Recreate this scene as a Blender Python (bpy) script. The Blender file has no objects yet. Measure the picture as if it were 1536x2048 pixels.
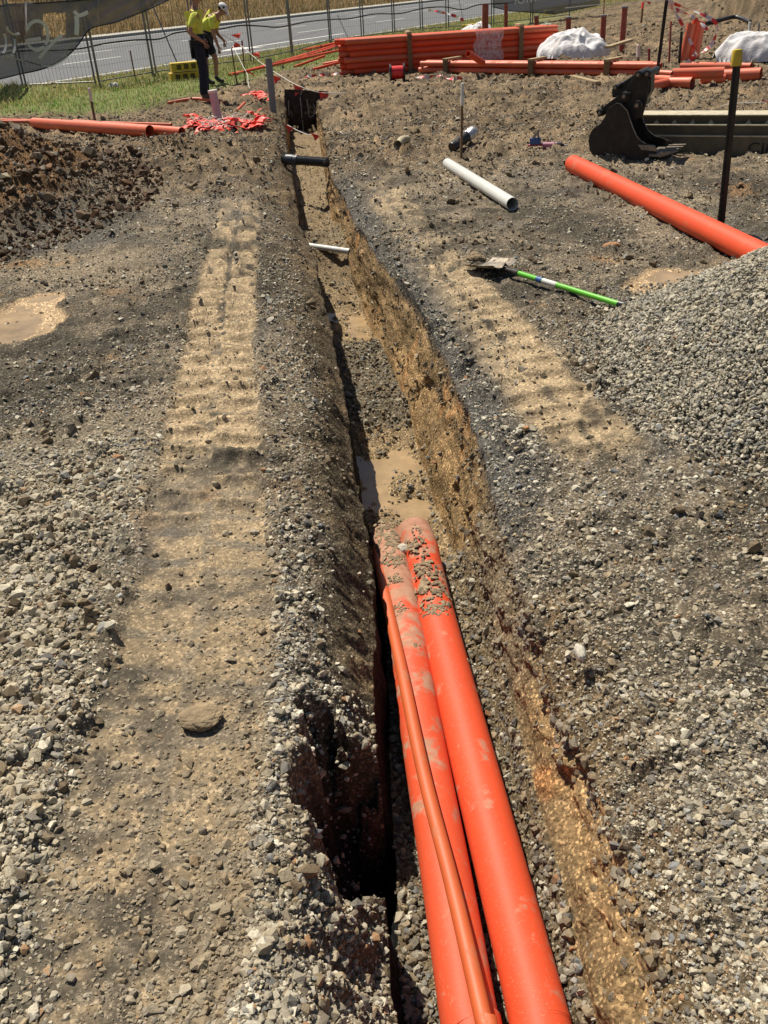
import bpy, bmesh, math, random
import numpy as np
from mathutils import Vector, Matrix
random.seed(7); RNG = np.random.default_rng(11)
scene = bpy.context.scene
COL = scene.collection
R = math.radians

# ------------------------------------------------------------------ camera
FPX, CH, TH, RO = 1800., 1.72, R(30.7), R(3.7)
FW = np.array([0, math.cos(TH), -math.sin(TH)]); U0 = np.array([0, math.sin(TH), math.cos(TH)]); R0 = np.array([1., 0, 0])
UP = math.cos(RO)*U0+math.sin(RO)*R0; RT = math.cos(RO)*R0-math.sin(RO)*U0
CAMP = np.array([0, 0, CH])
def ray(x, y): return FW+RT*(x-768)/FPX-UP*(y-1024)/FPX
def P(x, y, z=0.):
    d = ray(x, y); return CAMP+d*((z-CH)/d[2])
def PY(x, y, Y):
    d = ray(x, y); return CAMP+d*(Y/d[1])
cd = bpy.data.cameras.new('camera'); cam = bpy.data.objects.new('camera', cd); COL.objects.link(cam)
cd.sensor_fit = 'VERTICAL'; cd.sensor_height = 36; cd.sensor_width = 27; cd.lens = 36*FPX/2048
cd.clip_start = 0.05; cd.clip_end = 1500
M = Matrix(((RT[0], UP[0], -FW[0], 0), (RT[1], UP[1], -FW[1], 0), (RT[2], UP[2], -FW[2], CH), (0, 0, 0, 1)))
cam.matrix_world = M; scene.camera = cam

# ------------------------------------------------------------------ light
SUN_AZ = Vector((-0.56, 0.83)).normalized(); SUN_EL = R(59)
sd = bpy.data.lights.new('sun', 'SUN'); sun = bpy.data.objects.new('sun', sd); COL.objects.link(sun)
sd.energy = 5.0; sd.angle = R(0.53); sd.color = (1.0, 0.925, 0.79)
tosun = Vector((SUN_AZ.x*math.cos(SUN_EL), SUN_AZ.y*math.cos(SUN_EL), math.sin(SUN_EL)))
sun.rotation_euler = tosun.to_track_quat('Z', 'Y').to_euler()
w = bpy.data.worlds.new('World'); scene.world = w; w.use_nodes = True
nt = w.node_tree; nt.nodes.clear()
sky = nt.nodes.new('ShaderNodeTexSky'); sky.sky_type = 'NISHITA'; sky.sun_disc = False
sky.sun_elevation = SUN_EL; sky.sun_rotation = math.atan2(SUN_AZ.x, SUN_AZ.y)
bg = nt.nodes.new('ShaderNodeBackground'); bg.inputs[1].default_value = 0.050
wo = nt.nodes.new('ShaderNodeOutputWorld')
nt.links.new(sky.outputs[0], bg.inputs[0]); nt.links.new(bg.outputs[0], wo.inputs[0])
scene.view_settings.view_transform = 'Standard'; scene.view_settings.look = 'None'
scene.view_settings.exposure = 0.36; scene.view_settings.gamma = 1
scene.render.engine = 'CYCLES'
try: scene.cycles.max_bounces = 6; scene.cycles.transparent_max_bounces = 24
except Exception: pass

# ------------------------------------------------------------------ noise
_TAB = np.random.default_rng(5).random(512*512).astype(np.float32)
def vn(x, y, s=0):
    x = np.asarray(x, float); y = np.asarray(y, float)
    ix = np.floor(x); iy = np.floor(y); fx = x-ix; fy = y-iy
    ix = ix.astype(np.int32); iy = iy.astype(np.int32)
    fx = fx*fx*(3-2*fx); fy = fy*fy*(3-2*fy)
    x0 = (ix+s*37) & 511; x1 = (x0+1) & 511; y0 = ((iy+s*91) & 511)*512; y1 = (y0+512) & 262143
    a = _TAB[x0+y0]; b = _TAB[x1+y0]; c = _TAB[x0+y1]; d = _TAB[x1+y1]
    return (a+(b-a)*fx)*(1-fy)+(c+(d-c)*fx)*fy
def fbm(x, y, f, o=4, s=0, g=.55):
    x = np.asarray(x, float); y = np.asarray(y, float)
    v = 0; a = 1; t = 0
    for k in range(o):
        v = v+a*vn(x*f+y*.13*f+k*17.3, y*f-x*.13*f+k*9.1, s+k); t += a; a *= g; f *= 2.03
    return v/t*2-1
def ss(a, b, x):
    t = np.clip((x-a)/(b-a), 0, 1); return t*t*(3-2*t)
def lumps(x, y, f, s=0):
    return 1-np.abs(fbm(x, y, f, 3, s))*2.2

# ------------------------------------------------------------------ ground form
LY = [-2, .4, .98, 1.45, 2.1, 2.78, 3.43, 4.64, 5.6, 6.78, 7.3, 8.6, 10.47, 13.5, 16.9, 60]
LX = [.0, -.02, -.04, -.07, -.07, -.06, -.10, -.18, -.27, -.39, -.42, -.62, -.76, -1.04, -1.24, -1.3]
RY = [-2, .4, 1.0, 1.6, 1.9, 2.2, 2.8, 3.2, 3.7, 4.0, 4.7, 5.3, 6.5, 8.0, 10.66, 15.45, 17.2, 60]
RX = [.57, .57, .56, .54, .51, .475, .45, .44, .435, .42, .38, .34, .13, -.09, -.37, -.60, -.72, -.75]
FY_ = [-2, 1.2, 2.1, 2.9, 3.6, 4.4, 5.1, 6.7, 8.3, 9.4, 14, 60]
FXR = [.43, .42, .40, .385, .32, .24, .19, .01, -.18, -.27, -.57, -.85]
TEND = 17.15
def lipL(Y): return np.interp(Y, LY, LX)+.018*fbm(Y, Y*0, 2.3, 4, 31)+.012*fbm(Y, Y*0, 11, 2, 35)
def lipR(Y): return np.interp(Y, RY, RX)+.035*fbm(Y, Y*0, 1.7, 4, 41)+.014*fbm(Y, Y*0, 9, 2, 45)
def floR(Y): return np.minimum(np.interp(Y, FY_, FXR)+.02*fbm(Y, Y*0, 2.2, 3, 51), lipR(Y)-.03)
def floL(Y): return np.interp(Y, LY, LX)+.035+.015*fbm(Y, Y*0, 3, 3, 61)
def floz(Y): return np.interp(Y, [-2, 3.3, 3.6, 4.8, 5.1, 6.3, 6.6, 8.0, 8.4, 9.2, 9.5, 16], [-.56, -.57, -.66, -.67, -.60, -.60, -.67, -.66, -.44, -.42, -.56, -.55])
def trk1(x, y):   # left excavator track
    c = np.interp(y, [0, 1.2, 1.7, 2.6, 3.6, 5.6, 8.55, 9.5], [-.62, -.60, -.60, -.62, -.74, -.93, -1.14, -1.22])
    hw = np.interp(y, [0, 2, 3.6, 8.6], [.27, .25, .215, .18])
    return (x-c)/hw+.13*fbm(x, y, 5, 3, 71)+.12*fbm(x, y, 1.3, 2, 73)
def trk2(x, y):   # right excavator track
    c = np.interp(y, [2.5, 3.4, 4.3, 6.2, 9, 11], [.98, .90, .74, .45, .16, -.02])
    return (x-c)/.20+.15*fbm(x, y, 5, 3, 72)+.14*fbm(x, y, 1.3, 2, 74)
def tmask(x, y):
    a = (1-ss(.85, 1.1, np.abs(trk1(x, y))))*ss(.5, 1.2, y)*(1-ss(8.4, 9.2, y))
    b = (1-ss(.8, 1.15, np.abs(trk2(x, y))))*ss(3.1, 3.35, y)*(1-.6*ss(6.1, 6.6, y))*(1-ss(7.2, 7.6, y))
    c = (1-ss(.7, 1.15, np.abs(trk2(x, y))))*ss(7.3, 7.9, y)*(1-ss(9.2, 9.8, y))*.7
    return a, np.maximum(b, c)
RA = np.array([-7.96, 22.38]); RD = np.array([.54, .84]); RD = RD/np.linalg.norm(RD); RN = np.array([-RD[1], RD[0]])
def rn(x, y): return (x-RA[0])*RN[0]+(y-RA[1])*RN[1]
def rs(x, y): return (x-RA[0])*RD[0]+(y-RA[1])*RD[1]
SPX, SPY = -4.75, 9.3
def spoil(x, y):
    r = np.sqrt(((x-SPX)/2.5)**2+((y-SPY)/3.1)**2)+.10*fbm(x, y, 1.3, 3, 81)
    return 1-ss(.25, 1.02, r)
PUD = [(P(8, 645), .36, .40), (P(75, 598), .17, .24), (P(1372, 574), .36, .42)]
def puddle(x, y):
    m = np.zeros(np.shape(x))
    for p, a, b in PUD:
        r = np.sqrt(((x-p[0])/a)**2+((y-p[1])/b)**2)+.28*fbm(x, y, 5, 3, 91)
        m = np.maximum(m, 1-ss(.7, 1.15, r))
    return m
def grassm(x, y):
    n = .9*fbm(x, y, .7, 3, 95)
    g = ss(15.9, 17.6, y+1.4*n+.8*fbm(x, y, 2.5, 2, 96))*(1-ss(-4.1, -3.0, x+.5*n-(y-17)*.30))
    g2 = ss(23.5, 25, y+n-.25*x)*(1-ss(3, 6, x-(y-30)*.35+n))
    return np.clip(np.maximum(g, g2), 0, 1)
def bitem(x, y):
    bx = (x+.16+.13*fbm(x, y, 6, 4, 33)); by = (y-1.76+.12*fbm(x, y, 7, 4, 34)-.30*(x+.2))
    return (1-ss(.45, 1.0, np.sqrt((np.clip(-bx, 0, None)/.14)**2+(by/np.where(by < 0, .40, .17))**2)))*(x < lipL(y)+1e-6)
def H(x, y, fine=True):
    x = np.asarray(x, float); y = np.asarray(y, float)
    n = rn(x, y)
    h = .03*fbm(x, y, .55, 3, 1)*ss(0, 3, y)
    far = ss(7, 11, y)
    site = 1-ss(-2.0, -.6, n)
    h = h+.05*far*site*fbm(x, y, 1.1, 3, 5)
    t1, t2 = tmask(x, y); tm = np.maximum(t1, t2)
    pm = puddle(x, y); gm = grassm(x, y)
    if fine:
        rough = site*(1-.65*tm)*(1-.8*gm)*(1-.8*pm)
        h = h+rough*((.024+.02*far)*fbm(x, y, 4, 4, 9)+(.013+.012*far)*fbm(x, y, 16, 3, 13)+.0055*fbm(x, y, 55, 2, 17))
        clod = np.clip(fbm(x, y, 9, 2, 21)-.28, 0, 1)
        h = h+rough*clod*(.07+.09*far)
        nl = np.exp(-np.abs(x-lipL(y)+.08)/.12)+.8*np.exp(-np.abs(x-lipR(y)-.08)/.12); h = h+nl*(y < TEND)*(.034*fbm(x, y, 7, 3, 151)+.032*fbm(x, y, 20, 3, 153)+.014*fbm(x, y, 60, 2, 155)*(y < 5))
    # tracks pressed in, with grouser ridges
    l = trk1(x, y); yy = y+.055*fbm(x, y, 2.6, 3, 25)+.05*x
    bars = np.abs(np.sin(math.pi*yy/.19+.6*np.sign(l)))
    h = h-.016*t1+t1*(1-ss(.0, .12, .14-np.abs(l)))*(.052*(.95+.5*fbm(x, y, 2.6, 2, 30))*(1-bars)**2.0+.010*fbm(x, y, 22, 3, 32)+.008*fbm(x, y, 7, 2, 29))*ss(2.6, 3.4, y)+.006*t1*(np.abs(l) < .12)
    h = h+.018*np.exp(-((np.abs(l)-1.12)/.10)**2)*(y > .5)*(y < 8.8)*(.5+.6*fbm(x, y, 6, 2, 27))
    l2 = trk2(x, y); bars2 = np.abs(np.sin(math.pi*(y-.12*x+.03*fbm(x, y, 3, 2, 26))/.20))
    h = h-.016*t2+t2*(.040*(.95+.4*fbm(x, y, 2.6, 2, 30))*(1-bars2)**2.0+.006*fbm(x, y, 22, 3, 32))
    # lip rounding of the trench
    tr = (1-ss(TEND-.1, TEND+.05, y))
    dl = np.clip(lipL(y)-x, 0, None); dr = np.clip(x-lipR(y), 0, None)
    h = h-tr*((.10+.09*(1-ss(4, 6, y)))*np.exp(-(dl/.10)**1.4)+(.085+.05*fbm(x, y, 2, 2, 77))*np.exp(-(dl/(.16+.025*np.clip(y, 1, 8)))**2))*(x <= lipL(y)+1e-6)
    nr = 1-ss(2.7, 3.3, y); h = h-tr*((.035+.075*nr+.04*fbm(x, y, 3, 2, 78))*np.exp(-(dr/(.05+.04*nr))**1.1)+(.05+.03*nr+.04*fbm(x, y, 1.6, 2, 79))*np.exp(-(dr/.20)**2))*(x >= lipR(y)-1e-6)
    # bite broken out of the left bank
    bite = bitem(x, y)
    h = h-bite*(.30+.26*ss(-.3, -.06, x)+.12*fbm(x, y, 9, 3, 161)+.08*fbm(x, y, 26, 3, 163))*tr
    bite2 = np.exp(-(((x+.10)/.12)**2+((y-1.22)/.25)**2))*(x < lipL(y)+1e-6)
    h = h-bite2*.10
    # left shoulder piled gravel
    h = h+.035*np.exp(-((x+1.15+.10*(y-2))/.28)**2)*(1-ss(2.8, 3.4, y))*ss(.4, 1, y)
    # spoil heap on the left
    sp = spoil(x, y)
    h = h+sp*(.84+.14*fbm(x, y, 1.6, 3, 83)+(.09*lumps(x, y, 3.0, 85)+.06*fbm(x, y, 11, 3, 87)+.025*fbm(x, y, 34, 2, 88) if fine else 0))
    # low banks by the fence, trench head and right far heap
    h = h+.22*np.exp(-(((x+7.3)/1.3)**2+((y-20.6)/.6)**2))*(1+.4*fbm(x, y, 3, 3, 101))
    h = h+.17*np.exp(-(((x+1.7)/.9)**2+((y-18.2)/.5)**2))*(1+.5*fbm(x, y, 3, 3, 103))
    h = h+.14*np.exp(-(((x+2.1)/1.4)**2+((y-11.9)/.7)**2))*(1+.6*fbm(x, y, 5, 3, 105))
    hp = np.sqrt(((x-14.8)/4.6)**2+((y-32)/4.0)**2)+.1*fbm(x, y, .8, 3, 107)
    h = h+(1-ss(.3, 1., hp))*(1.5+.35*fbm(x, y, 1.5, 3, 109))
    h = h-.028*pm
    # verge and far bank
    h = h*(1-ss(-1, 0, n)*(1-ss(16, 19, n)))
    bank = ss(16.5, 45, n)
    h = h+bank*(5.0+.8*fbm(x, y, .05, 3, 111))+ss(16.3, 19, n)*.25*(1+fbm(x, y, .4, 3, 113))
    return h
_GX = np.arange(-13, 16, .1); _GY = np.arange(.5, 42, .1); _GG = H(*np.meshgrid(_GX, _GY), False)
def gz(x, y):
    u = (x+13)/.1; v = (y-.5)/.1; i = int(u); j = int(v)
    if 0 <= u < len(_GX)-2 and 0 <= v < len(_GY)-2:
        a = u-i; b = v-j
        return float((_GG[j, i]*(1-a)+_GG[j, i+1]*a)*(1-b)+(_GG[j+1, i]*(1-a)+_GG[j+1, i+1]*a)*b)
    return float(H(np.array([x]), np.array([y]), False)[0])

# ------------------------------------------------------------------ mesh helpers
def raw_mesh(name, V, faces_list, col=None, smooth=False):
    """faces_list: list of (n,k) int arrays"""
    me = bpy.data.meshes.new(name)
    V = np.asarray(V, np.float32)
    me.vertices.add(len(V)); me.vertices.foreach_set('co', V.ravel())
    nl = sum(f.size for f in faces_list); nf = sum(len(f) for f in faces_list)
    me.loops.add(nl); me.polygons.add(nf)
    me.loops.foreach_set('vertex_index', np.concatenate([f.ravel() for f in faces_list]).astype(np.int32))
    st = []; o = 0
    for f in faces_list:
        st.append(o+np.arange(len(f))*f.shape[1]); o += f.size
    me.polygons.foreach_set('loop_start', np.concatenate(st).astype(np.int32))
    me.polygons.foreach_set('use_smooth', np.full(nf, smooth))
    if col is not None:
        ca = me.color_attributes.new('Col', 'FLOAT_COLOR', 'POINT')
        c4 = np.ones((len(V), 4), np.float32); c4[:, :3] = col
        ca.data.foreach_set('color', c4.ravel())
    me.update(calc_edges=True)
    return me
def link(name, me, mat=None, parent=None, loc=None):
    o = bpy.data.objects.new(name, me); COL.objects.link(o)
    if mat: me.materials.append(mat)
    if parent: o.parent = parent
    if loc is not None: o.location = loc
    return o
def tag(o, label=None, cat=None, group=None, kind=None):
    if label: o['label'] = label
    if cat: o['category'] = cat
    if group: o['group'] = group
    if kind: o['kind'] = kind
    return o
def thing(name, loc, label, cat, group=None):
    o = bpy.data.objects.new(name, None); COL.objects.link(o); o.location = Vector(loc); o.empty_display_size = .1
    return tag(o, label, cat, group)
class MB:
    def __init__(s): s.v = []; s.f = []
    def add(s, vs, fs):
        b = len(s.v); s.v += [tuple(map(float, v)) for v in vs]; s.f += [tuple(b+i for i in f) for f in fs]; return s
    def box(s, c, ex, ey, ez):   # half-extent vectors
        c = Vector(c); ex = Vector(ex); ey = Vector(ey); ez = Vector(ez)
        vs = [c+a*ex+b*ey+d*ez for a in (-1, 1) for b in (-1, 1) for d in (-1, 1)]
        return s.add(vs, [(0, 1, 3, 2), (4, 6, 7, 5), (0, 4, 5, 1), (2, 3, 7, 6), (0, 2, 6, 4), (1, 5, 7, 3)])
    def beam(s, a, b, wd, ht, up=(0, 0, 1)):
        a = Vector(a); b = Vector(b); d = b-a; x = d.normalized(); u = Vector(up)
        y = u.cross(x); 
        if y.length < 1e-3: y = Vector((0, 1, 0)).cross(x)
        y.normalize(); z = x.cross(y)
        return s.box((a+b)/2, d/2, y*wd/2, z*ht/2)
    def tube(s, pts, r, n=12, cap=True):
        pts = [Vector(p) for p in pts]; m = len(pts)
        rr = r if hasattr(r, '__len__') else [r]*m
        prev = None; rings = []
        for i, p in enumerate(pts):
            t = (pts[min(i+1, m-1)]-pts[max(i-1, 0)]).normalized()
            if prev is None:
                a = Vector((0, 0, 1)) if abs(t.z) < .9 else Vector((1, 0, 0))
                u = t.cross(a).normalized()
            else:
                u = (prev-t*prev.dot(t)).normalized()
            prev = u; v = t.cross(u)
            rings.append([p+(u*math.cos(2*math.pi*k/n)+v*math.sin(2*math.pi*k/n))*rr[i] for k in range(n)])
        b = [q for rg in rings for q in rg]
        fs = [(i*n+k, i*n+(k+1) % n, (i+1)*n+(k+1) % n, (i+1)*n+k) for i in range(m-1) for k in range(n)]
        if cap: fs += [tuple(range(n))[::-1], tuple((m-1)*n+k for k in range(n))]
        return s.add(b, fs)
    def pipe(s, pts, r, th=.004, n=24, depth=.3):
        """hollow pipe: outer skin, rims and inner skin"""
        pts = [Vector(p) for p in pts]
        rr = r if hasattr(r, '__len__') else [r]*len(pts)
        s.tube(pts, rr, n, False)
        s.tube(pts, [q-th for q in rr], n, False)
        N = len(pts)*n; b = len(s.v)-2*N
        for e in (0, len(pts)-1):
            for k in range(n):
                s.f.append((b+e*n+k, b+e*n+(k+1) % n, b+N+e*n+(k+1) % n, b+N+e*n+k))
        return s
    def lathe(s, a, axis, prof, n=20, cap=True):
        a = Vector(a); ax = Vector(axis).normalized()
        return s.tube([a+ax*z for z, _ in prof], [max(r_, 1e-4) for _, r_ in prof], n, cap)
    def prism(s, poly, off):
        off = Vector(off); n = len(poly); vs = [Vector(p) for p in poly]; vs += [v+off for v in vs]
        fs = [tuple(range(n))[::-1], tuple(range(n, 2*n))]+[(i, (i+1) % n, n+(i+1) % n, n+i) for i in range(n)]
        return s.add(vs, fs)
    def build(s, name, mat, parent=None, origin=None, smooth=False, bevel=0, angle=40):
        me = bpy.data.meshes.new(name)
        o0 = Vector(parent_world(parent)) if parent else (Vector(origin) if origin is not None else Vector((0, 0, 0)))
        me.from_pydata([(v[0]-o0.x, v[1]-o0.y, v[2]-o0.z) for v in s.v], [], s.f)
        bm = bmesh.new(); bm.from_mesh(me); bmesh.ops.recalc_face_normals(bm, faces=bm.faces); bm.to_mesh(me); bm.free()
        if smooth:
            for p in me.polygons: p.use_smooth = True
            try: me.set_sharp_from_angle(angle=R(angle))
            except Exception: pass
        ob = link(name, me, mat, parent, None if parent else o0)
        if bevel:
            md = ob.modifiers.new('bevel', 'BEVEL'); md.width = bevel; md.segments = 2; md.limit_method = 'ANGLE'
        return ob
def parent_world(p):
    v = Vector(p.location)
    while p.parent: p = p.parent; v += p.location
    return v

# ------------------------------------------------------------------ materials
MC = {}
def nodes(name):
    m = bpy.data.materials.new(name); m.use_nodes = True; t = m.node_tree; t.nodes.clear()
    out = t.nodes.new('ShaderNodeOutputMaterial'); b = t.nodes.new('ShaderNodeBsdfPrincipled')
    t.links.new(b.outputs[0], out.inputs[0]); return m, t, b, out
def N(t, ty, **kw):
    n = t.nodes.new(ty)
    for k, v in kw.items():
        if hasattr(n, k): setattr(n, k, v)
    return n
def noise(t, co, sc, det=4, rough=.6):
    n = N(t, 'ShaderNodeTexNoise'); n.inputs['Scale'].default_value = sc; n.inputs['Detail'].default_value = det; n.inputs['Roughness'].default_value = rough
    if co is not None: t.links.new(co, n.inputs['Vector'])
    return n.outputs['Fac']
def ramp(t, src, stops):
    r = N(t, 'ShaderNodeValToRGB'); e = r.color_ramp.elements
    while len(e) < len(stops): e.new(.5)
    for k, (p, c) in enumerate(stops):
        e[k].position = p; e[k].color = (c, c, c, 1) if not hasattr(c, '__len__') else (*c, 1)
    t.links.new(src, r.inputs[0]); return r.outputs[0]
def mix(t, f, a, b, ty='MIX'):
    m = N(t, 'ShaderNodeMix'); m.data_type = 'RGBA'; m.blend_type = ty
    for sock, v in ((m.inputs[0], f), (m.inputs[6], a), (m.inputs[7], b)):
        if hasattr(v, 'links') or hasattr(v, 'is_linked'): t.links.new(v, sock)
        elif hasattr(v, '__len__'): sock.default_value = (*v, 1)
        else: sock.default_value = v
    return m.outputs[2]
def bump(t, b, h, st, dist):
    n = N(t, 'ShaderNodeBump'); n.inputs['Strength'].default_value = st; n.inputs['Distance'].default_value = dist
    t.links.new(h, n.inputs['Height']); t.links.new(n.outputs[0], b.inputs['Normal'])
def obco(t): return N(t, 'ShaderNodeTexCoord').outputs['Object']
def mat(name, col, rough=.6, var=.15, sc=12, metal=0, bmp=0, dirt=None, dirtamt=.5, dsc=6, spec=.5):
    if name in MC: return MC[name]
    m, t, b, o = nodes(name); co = obco(t)
    n1 = noise(t, co, sc, 5)
    c2 = tuple(max(0, x*(1-var*1.5)) for x in col); c3 = tuple(min(1, x*(1+var)) for x in col)
    c = ramp(t, n1, [(.3, c2), (.7, c3)])
    if dirt:
        f = ramp(t, noise(t, co, dsc, 6, .65), [(.62-.3*dirtamt, 0.), (.72-.2*dirtamt, 1.)])
        f2 = N(t, 'ShaderNodeMath', operation='MULTIPLY'); t.links.new(f, f2.inputs[0]); f2.inputs[1].default_value = min(1, .35+.5*dirtamt)
        c = mix(t, f2.outputs[0], c, dirt)
        rr = N(t, 'ShaderNodeMapRange'); t.links.new(f, rr.inputs[0]); rr.inputs[3].default_value = rough; rr.inputs[4].default_value = .9
        t.links.new(rr.outputs[0], b.inputs['Roughness'])
    else: b.inputs['Roughness'].default_value = rough
    t.links.new(c, b.inputs['Base Color']); b.inputs['Metallic'].default_value = metal
    b.inputs['Specular IOR Level'].default_value = spec
    if bmp: bump(t, b, noise(t, co, sc*4, 5), .5, bmp)
    MC[name] = m; return m
def ground_mat():
    m, t, b, o = nodes('earth_and_gravel'); co = obco(t)
    a = N(t, 'ShaderNodeVertexColor', layer_name='Col').outputs[0]
    f1 = ramp(t, noise(t, co, 55, 7, .75), [(.28, .55), (.5, 1.), (.74, 1.5)])
    c = mix(t, 1., a, f1, 'MULTIPLY')
    v = N(t, 'ShaderNodeTexVoronoi'); v.inputs['Scale'].default_value = 130; t.links.new(co, v.inputs['Vector'])
    sp = ramp(t, v.outputs['Color'], [(.0, .45), (.5, .95), (.70, 1.25), (.80, 2.7)])
    pk = N(t, 'ShaderNodeAttribute', attribute_name='packed').outputs['Fac']; fm = N(t, 'ShaderNodeMapRange'); t.links.new(pk, fm.inputs[0]); fm.inputs[3].default_value = .8; fm.inputs[4].default_value = .38
    c = mix(t, fm.outputs[0], c, mix(t, 1., c, sp, 'MULTIPLY'))
    t.links.new(c, b.inputs['Base Color'])
    al = N(t, 'ShaderNodeAttribute', attribute_name='wet').outputs['Fac']
    mr = N(t, 'ShaderNodeMapRange'); t.links.new(al, mr.inputs[0]); mr.inputs[3].default_value = .92; mr.inputs[4].default_value = .38
    t.links.new(mr.outputs[0], b.inputs['Roughness'])
    b.inputs['Specular IOR Level'].default_value = .10
    v2 = N(t, 'ShaderNodeTexVoronoi'); v2.inputs['Scale'].default_value = 95; t.links.new(co, v2.inputs['Vector'])
    ad = N(t, 'ShaderNodeMath', operation='SUBTRACT'); t.links.new(noise(t, co, 60, 7, .7), ad.inputs[0])
    ml = N(t, 'ShaderNodeMath', operation='MULTIPLY'); t.links.new(v2.outputs['Distance'], ml.inputs[0]); ml.inputs[1].default_value = .5
    t.links.new(ml.outputs[0], ad.inputs[1])
    fb = N(t, 'ShaderNodeMapRange'); t.links.new(pk, fb.inputs[0]); fb.inputs[3].default_value = 1.; fb.inputs[4].default_value = .55; hb = N(t, 'ShaderNodeMath', operation='MULTIPLY'); t.links.new(ad.outputs[0], hb.inputs[0]); t.links.new(fb.outputs[0], hb.inputs[1])
    bump(t, b, hb.outputs[0], .9, .0075)
    return m
def stone_mat(name='stone'):
    m, t, b, o = nodes(name); co = obco(t)
    a = N(t, 'ShaderNodeVertexColor', layer_name='Col').outputs[0]
    f1 = ramp(t, noise(t, co, 120, 4, .65), [(.25, .72), (.75, 1.22)])
    t.links.new(mix(t, 1., a, f1, 'MULTIPLY'), b.inputs['Base Color'])
    b.inputs['Roughness'].default_value = .8; b.inputs['Specular IOR Level'].default_value = .3
    bump(t, b, noise(t, co, 200, 3), .5, .004)
    return m
GM = ground_mat(); SM = stone_mat()

# ------------------------------------------------------------------ ground mesh
def ground_rows():
    ys = [.15]
    while ys[-1] < 420:
        y = ys[-1]
        st = 1.15*(y*y+CH*CH)/(900*CH)
        st = min(max(st, .0035), .11 if y < 26 else .35 if y < 80 else 14)
        ys.append(y+st)
    ys = [-40, -10, -3, -1, -.3, 0]+ys
    # exact rows for the trench head wall
    ys = [y for y in ys if abs(y-TEND) > .06]+[TEND-.03, TEND-.005]
    return np.array(sorted(ys))
Ys = ground_rows(); NR = len(Ys)
NL, NW1, NFL, NW2, NRR = 340, 36, 56, 64, 340
def gcolor(x, y, z, wall, fl, Yd):
    """ground colours: soil tones, plus painted shade on left lip, hollow and left wall"""
    c = np.empty(x.shape+(3,))
    n1 = fbm(x, y, .9, 4, 201); n2 = fbm(x, y, 4, 4, 205); n3 = fbm(x, y, 18, 3, 209)
    dark = np.array([.062, .053, .040]); mid = np.array([.198, .160, .112]); tan = np.array([.345, .260, .160]); blu = np.array([.085, .083, .078]); org = np.array([.24, .135, .06])
    m = ss(-.38, .42, n1*.65+n2*.5+n3*.35)[..., None]
    c[:] = dark*(1-m)+mid*m
    bl = ss(.2, .6, fbm(x, y, 1.4, 3, 213)+.3*n3)[..., None]*.6; c[:] = c*(1-bl)+blu*bl
    og = ss(.42, .75, fbm(x, y, 2.2, 3, 217)+.2*n3)[..., None]*.55; c[:] = c*(1-og)+org*og
    fr = (ss(8, 11, y)*.65)[..., None]; c[:] = c*(1-fr)+np.array([.165, .115, .066])*fr*(.80+.8*n2[..., None]+.6*n3[..., None])
    t1, t2 = tmask(x, y)
    brk = np.interp(y, [0, 1.2, 2.3, 2.9, 3.3, 3.7, 5.6, 6.4, 8.5, 9], [-.15, -.02, .28, .0, -.25, .55, .55, .05, .10, -.2]); ll = np.where(np.abs(trk1(x, y)) < 1.3, trk1(x, y), trk2(x, y)); yj = y+.055*fbm(x, y, 2.6, 3, 25)+.05*x; cr = (np.abs(np.sin(math.pi*yj/.19+.6*np.sign(trk1(x, y)))) > .90)*(t1 > .3)*.55+(np.abs(ll) < .09)*.5
    k = (np.maximum(t1, t2)*ss(-.35, .35, n2*.8+.6*n3+brk-cr))[..., None]
    tt = (tan*(.72+.28*ss(2.6, 3.8, y))[..., None])*(1+.22*n3[..., None]+.12*n2[..., None]); c[:] = c*(1-k)+tt*k
    # smoother muddy flats
    fl2 = ss(.25, .6, fbm(x, y, 1.1, 3, 231))*ss(10.5, 12, y)
    c[:] = c*(1-.6*fl2[..., None])+np.array([.30, .215, .13])*.6*fl2[..., None]
    # light gravel fines near lower left
    gv = (ss(.05, .40, -x-.68-.08*(y-1.5)+.12*n1)*(1-ss(3.0, 4.2, y)))[..., None]
    c[:] = c*(1-gv)+np.array([.20, .175, .125])*gv
    # spoil heap
    sp = ss(.12, .3, spoil(x, y))[..., None]; c[:] = c*(1-sp)+(np.array([.11, .060, .028])*(1+.7*n2[..., None])+np.array([.03, .02, .01])*(1+n3[..., None]))*sp
    pd = ss(.15, .6, puddle(x, y))[..., None]; c[:] = c*(1-pd)+np.array([.38, .27, .16])*pd
    nn = rn(x, y)
    g = grassm(x, y)[..., None]; gc = np.array([.11, .14, .045])*(1-ss(0, .6, n1)[..., None]*.0)+np.array([.06, .05, .02])*(.5+.5*n1[..., None])
    c[:] = c*(1-.85*g)+gc*.85*g
    vg = ss(-2.2, -1, nn)[..., None]*(1-ss(10, 16, x-.1*y))[..., None]; c[:] = c*(1-vg)+np.array([.15, .14, .06])*vg
    bk = ss(15.5, 17, nn)[..., None]; c[:] = c*(1-bk)+np.array([.23, .165, .07])*(1+.3*n1[..., None])*bk
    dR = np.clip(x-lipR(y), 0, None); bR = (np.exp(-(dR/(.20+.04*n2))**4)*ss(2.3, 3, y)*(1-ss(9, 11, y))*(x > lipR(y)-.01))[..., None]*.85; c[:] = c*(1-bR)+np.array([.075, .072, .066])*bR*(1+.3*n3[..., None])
    dL = np.clip(lipL(y)-x, 0, None); bL = (np.exp(-(dL/(.15+.03*np.clip(y, 0, 8)))**3)*(y < TEND)*(x < lipL(y)+.01))[..., None]*.9; c[:] = c*(1-bL)+(np.array([.085, .064, .040])+np.array([.07, .045, .02])*ss(0, .5, n2)[..., None])*bL  # brown earth along the left lip, with the bank's shade painted in
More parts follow.
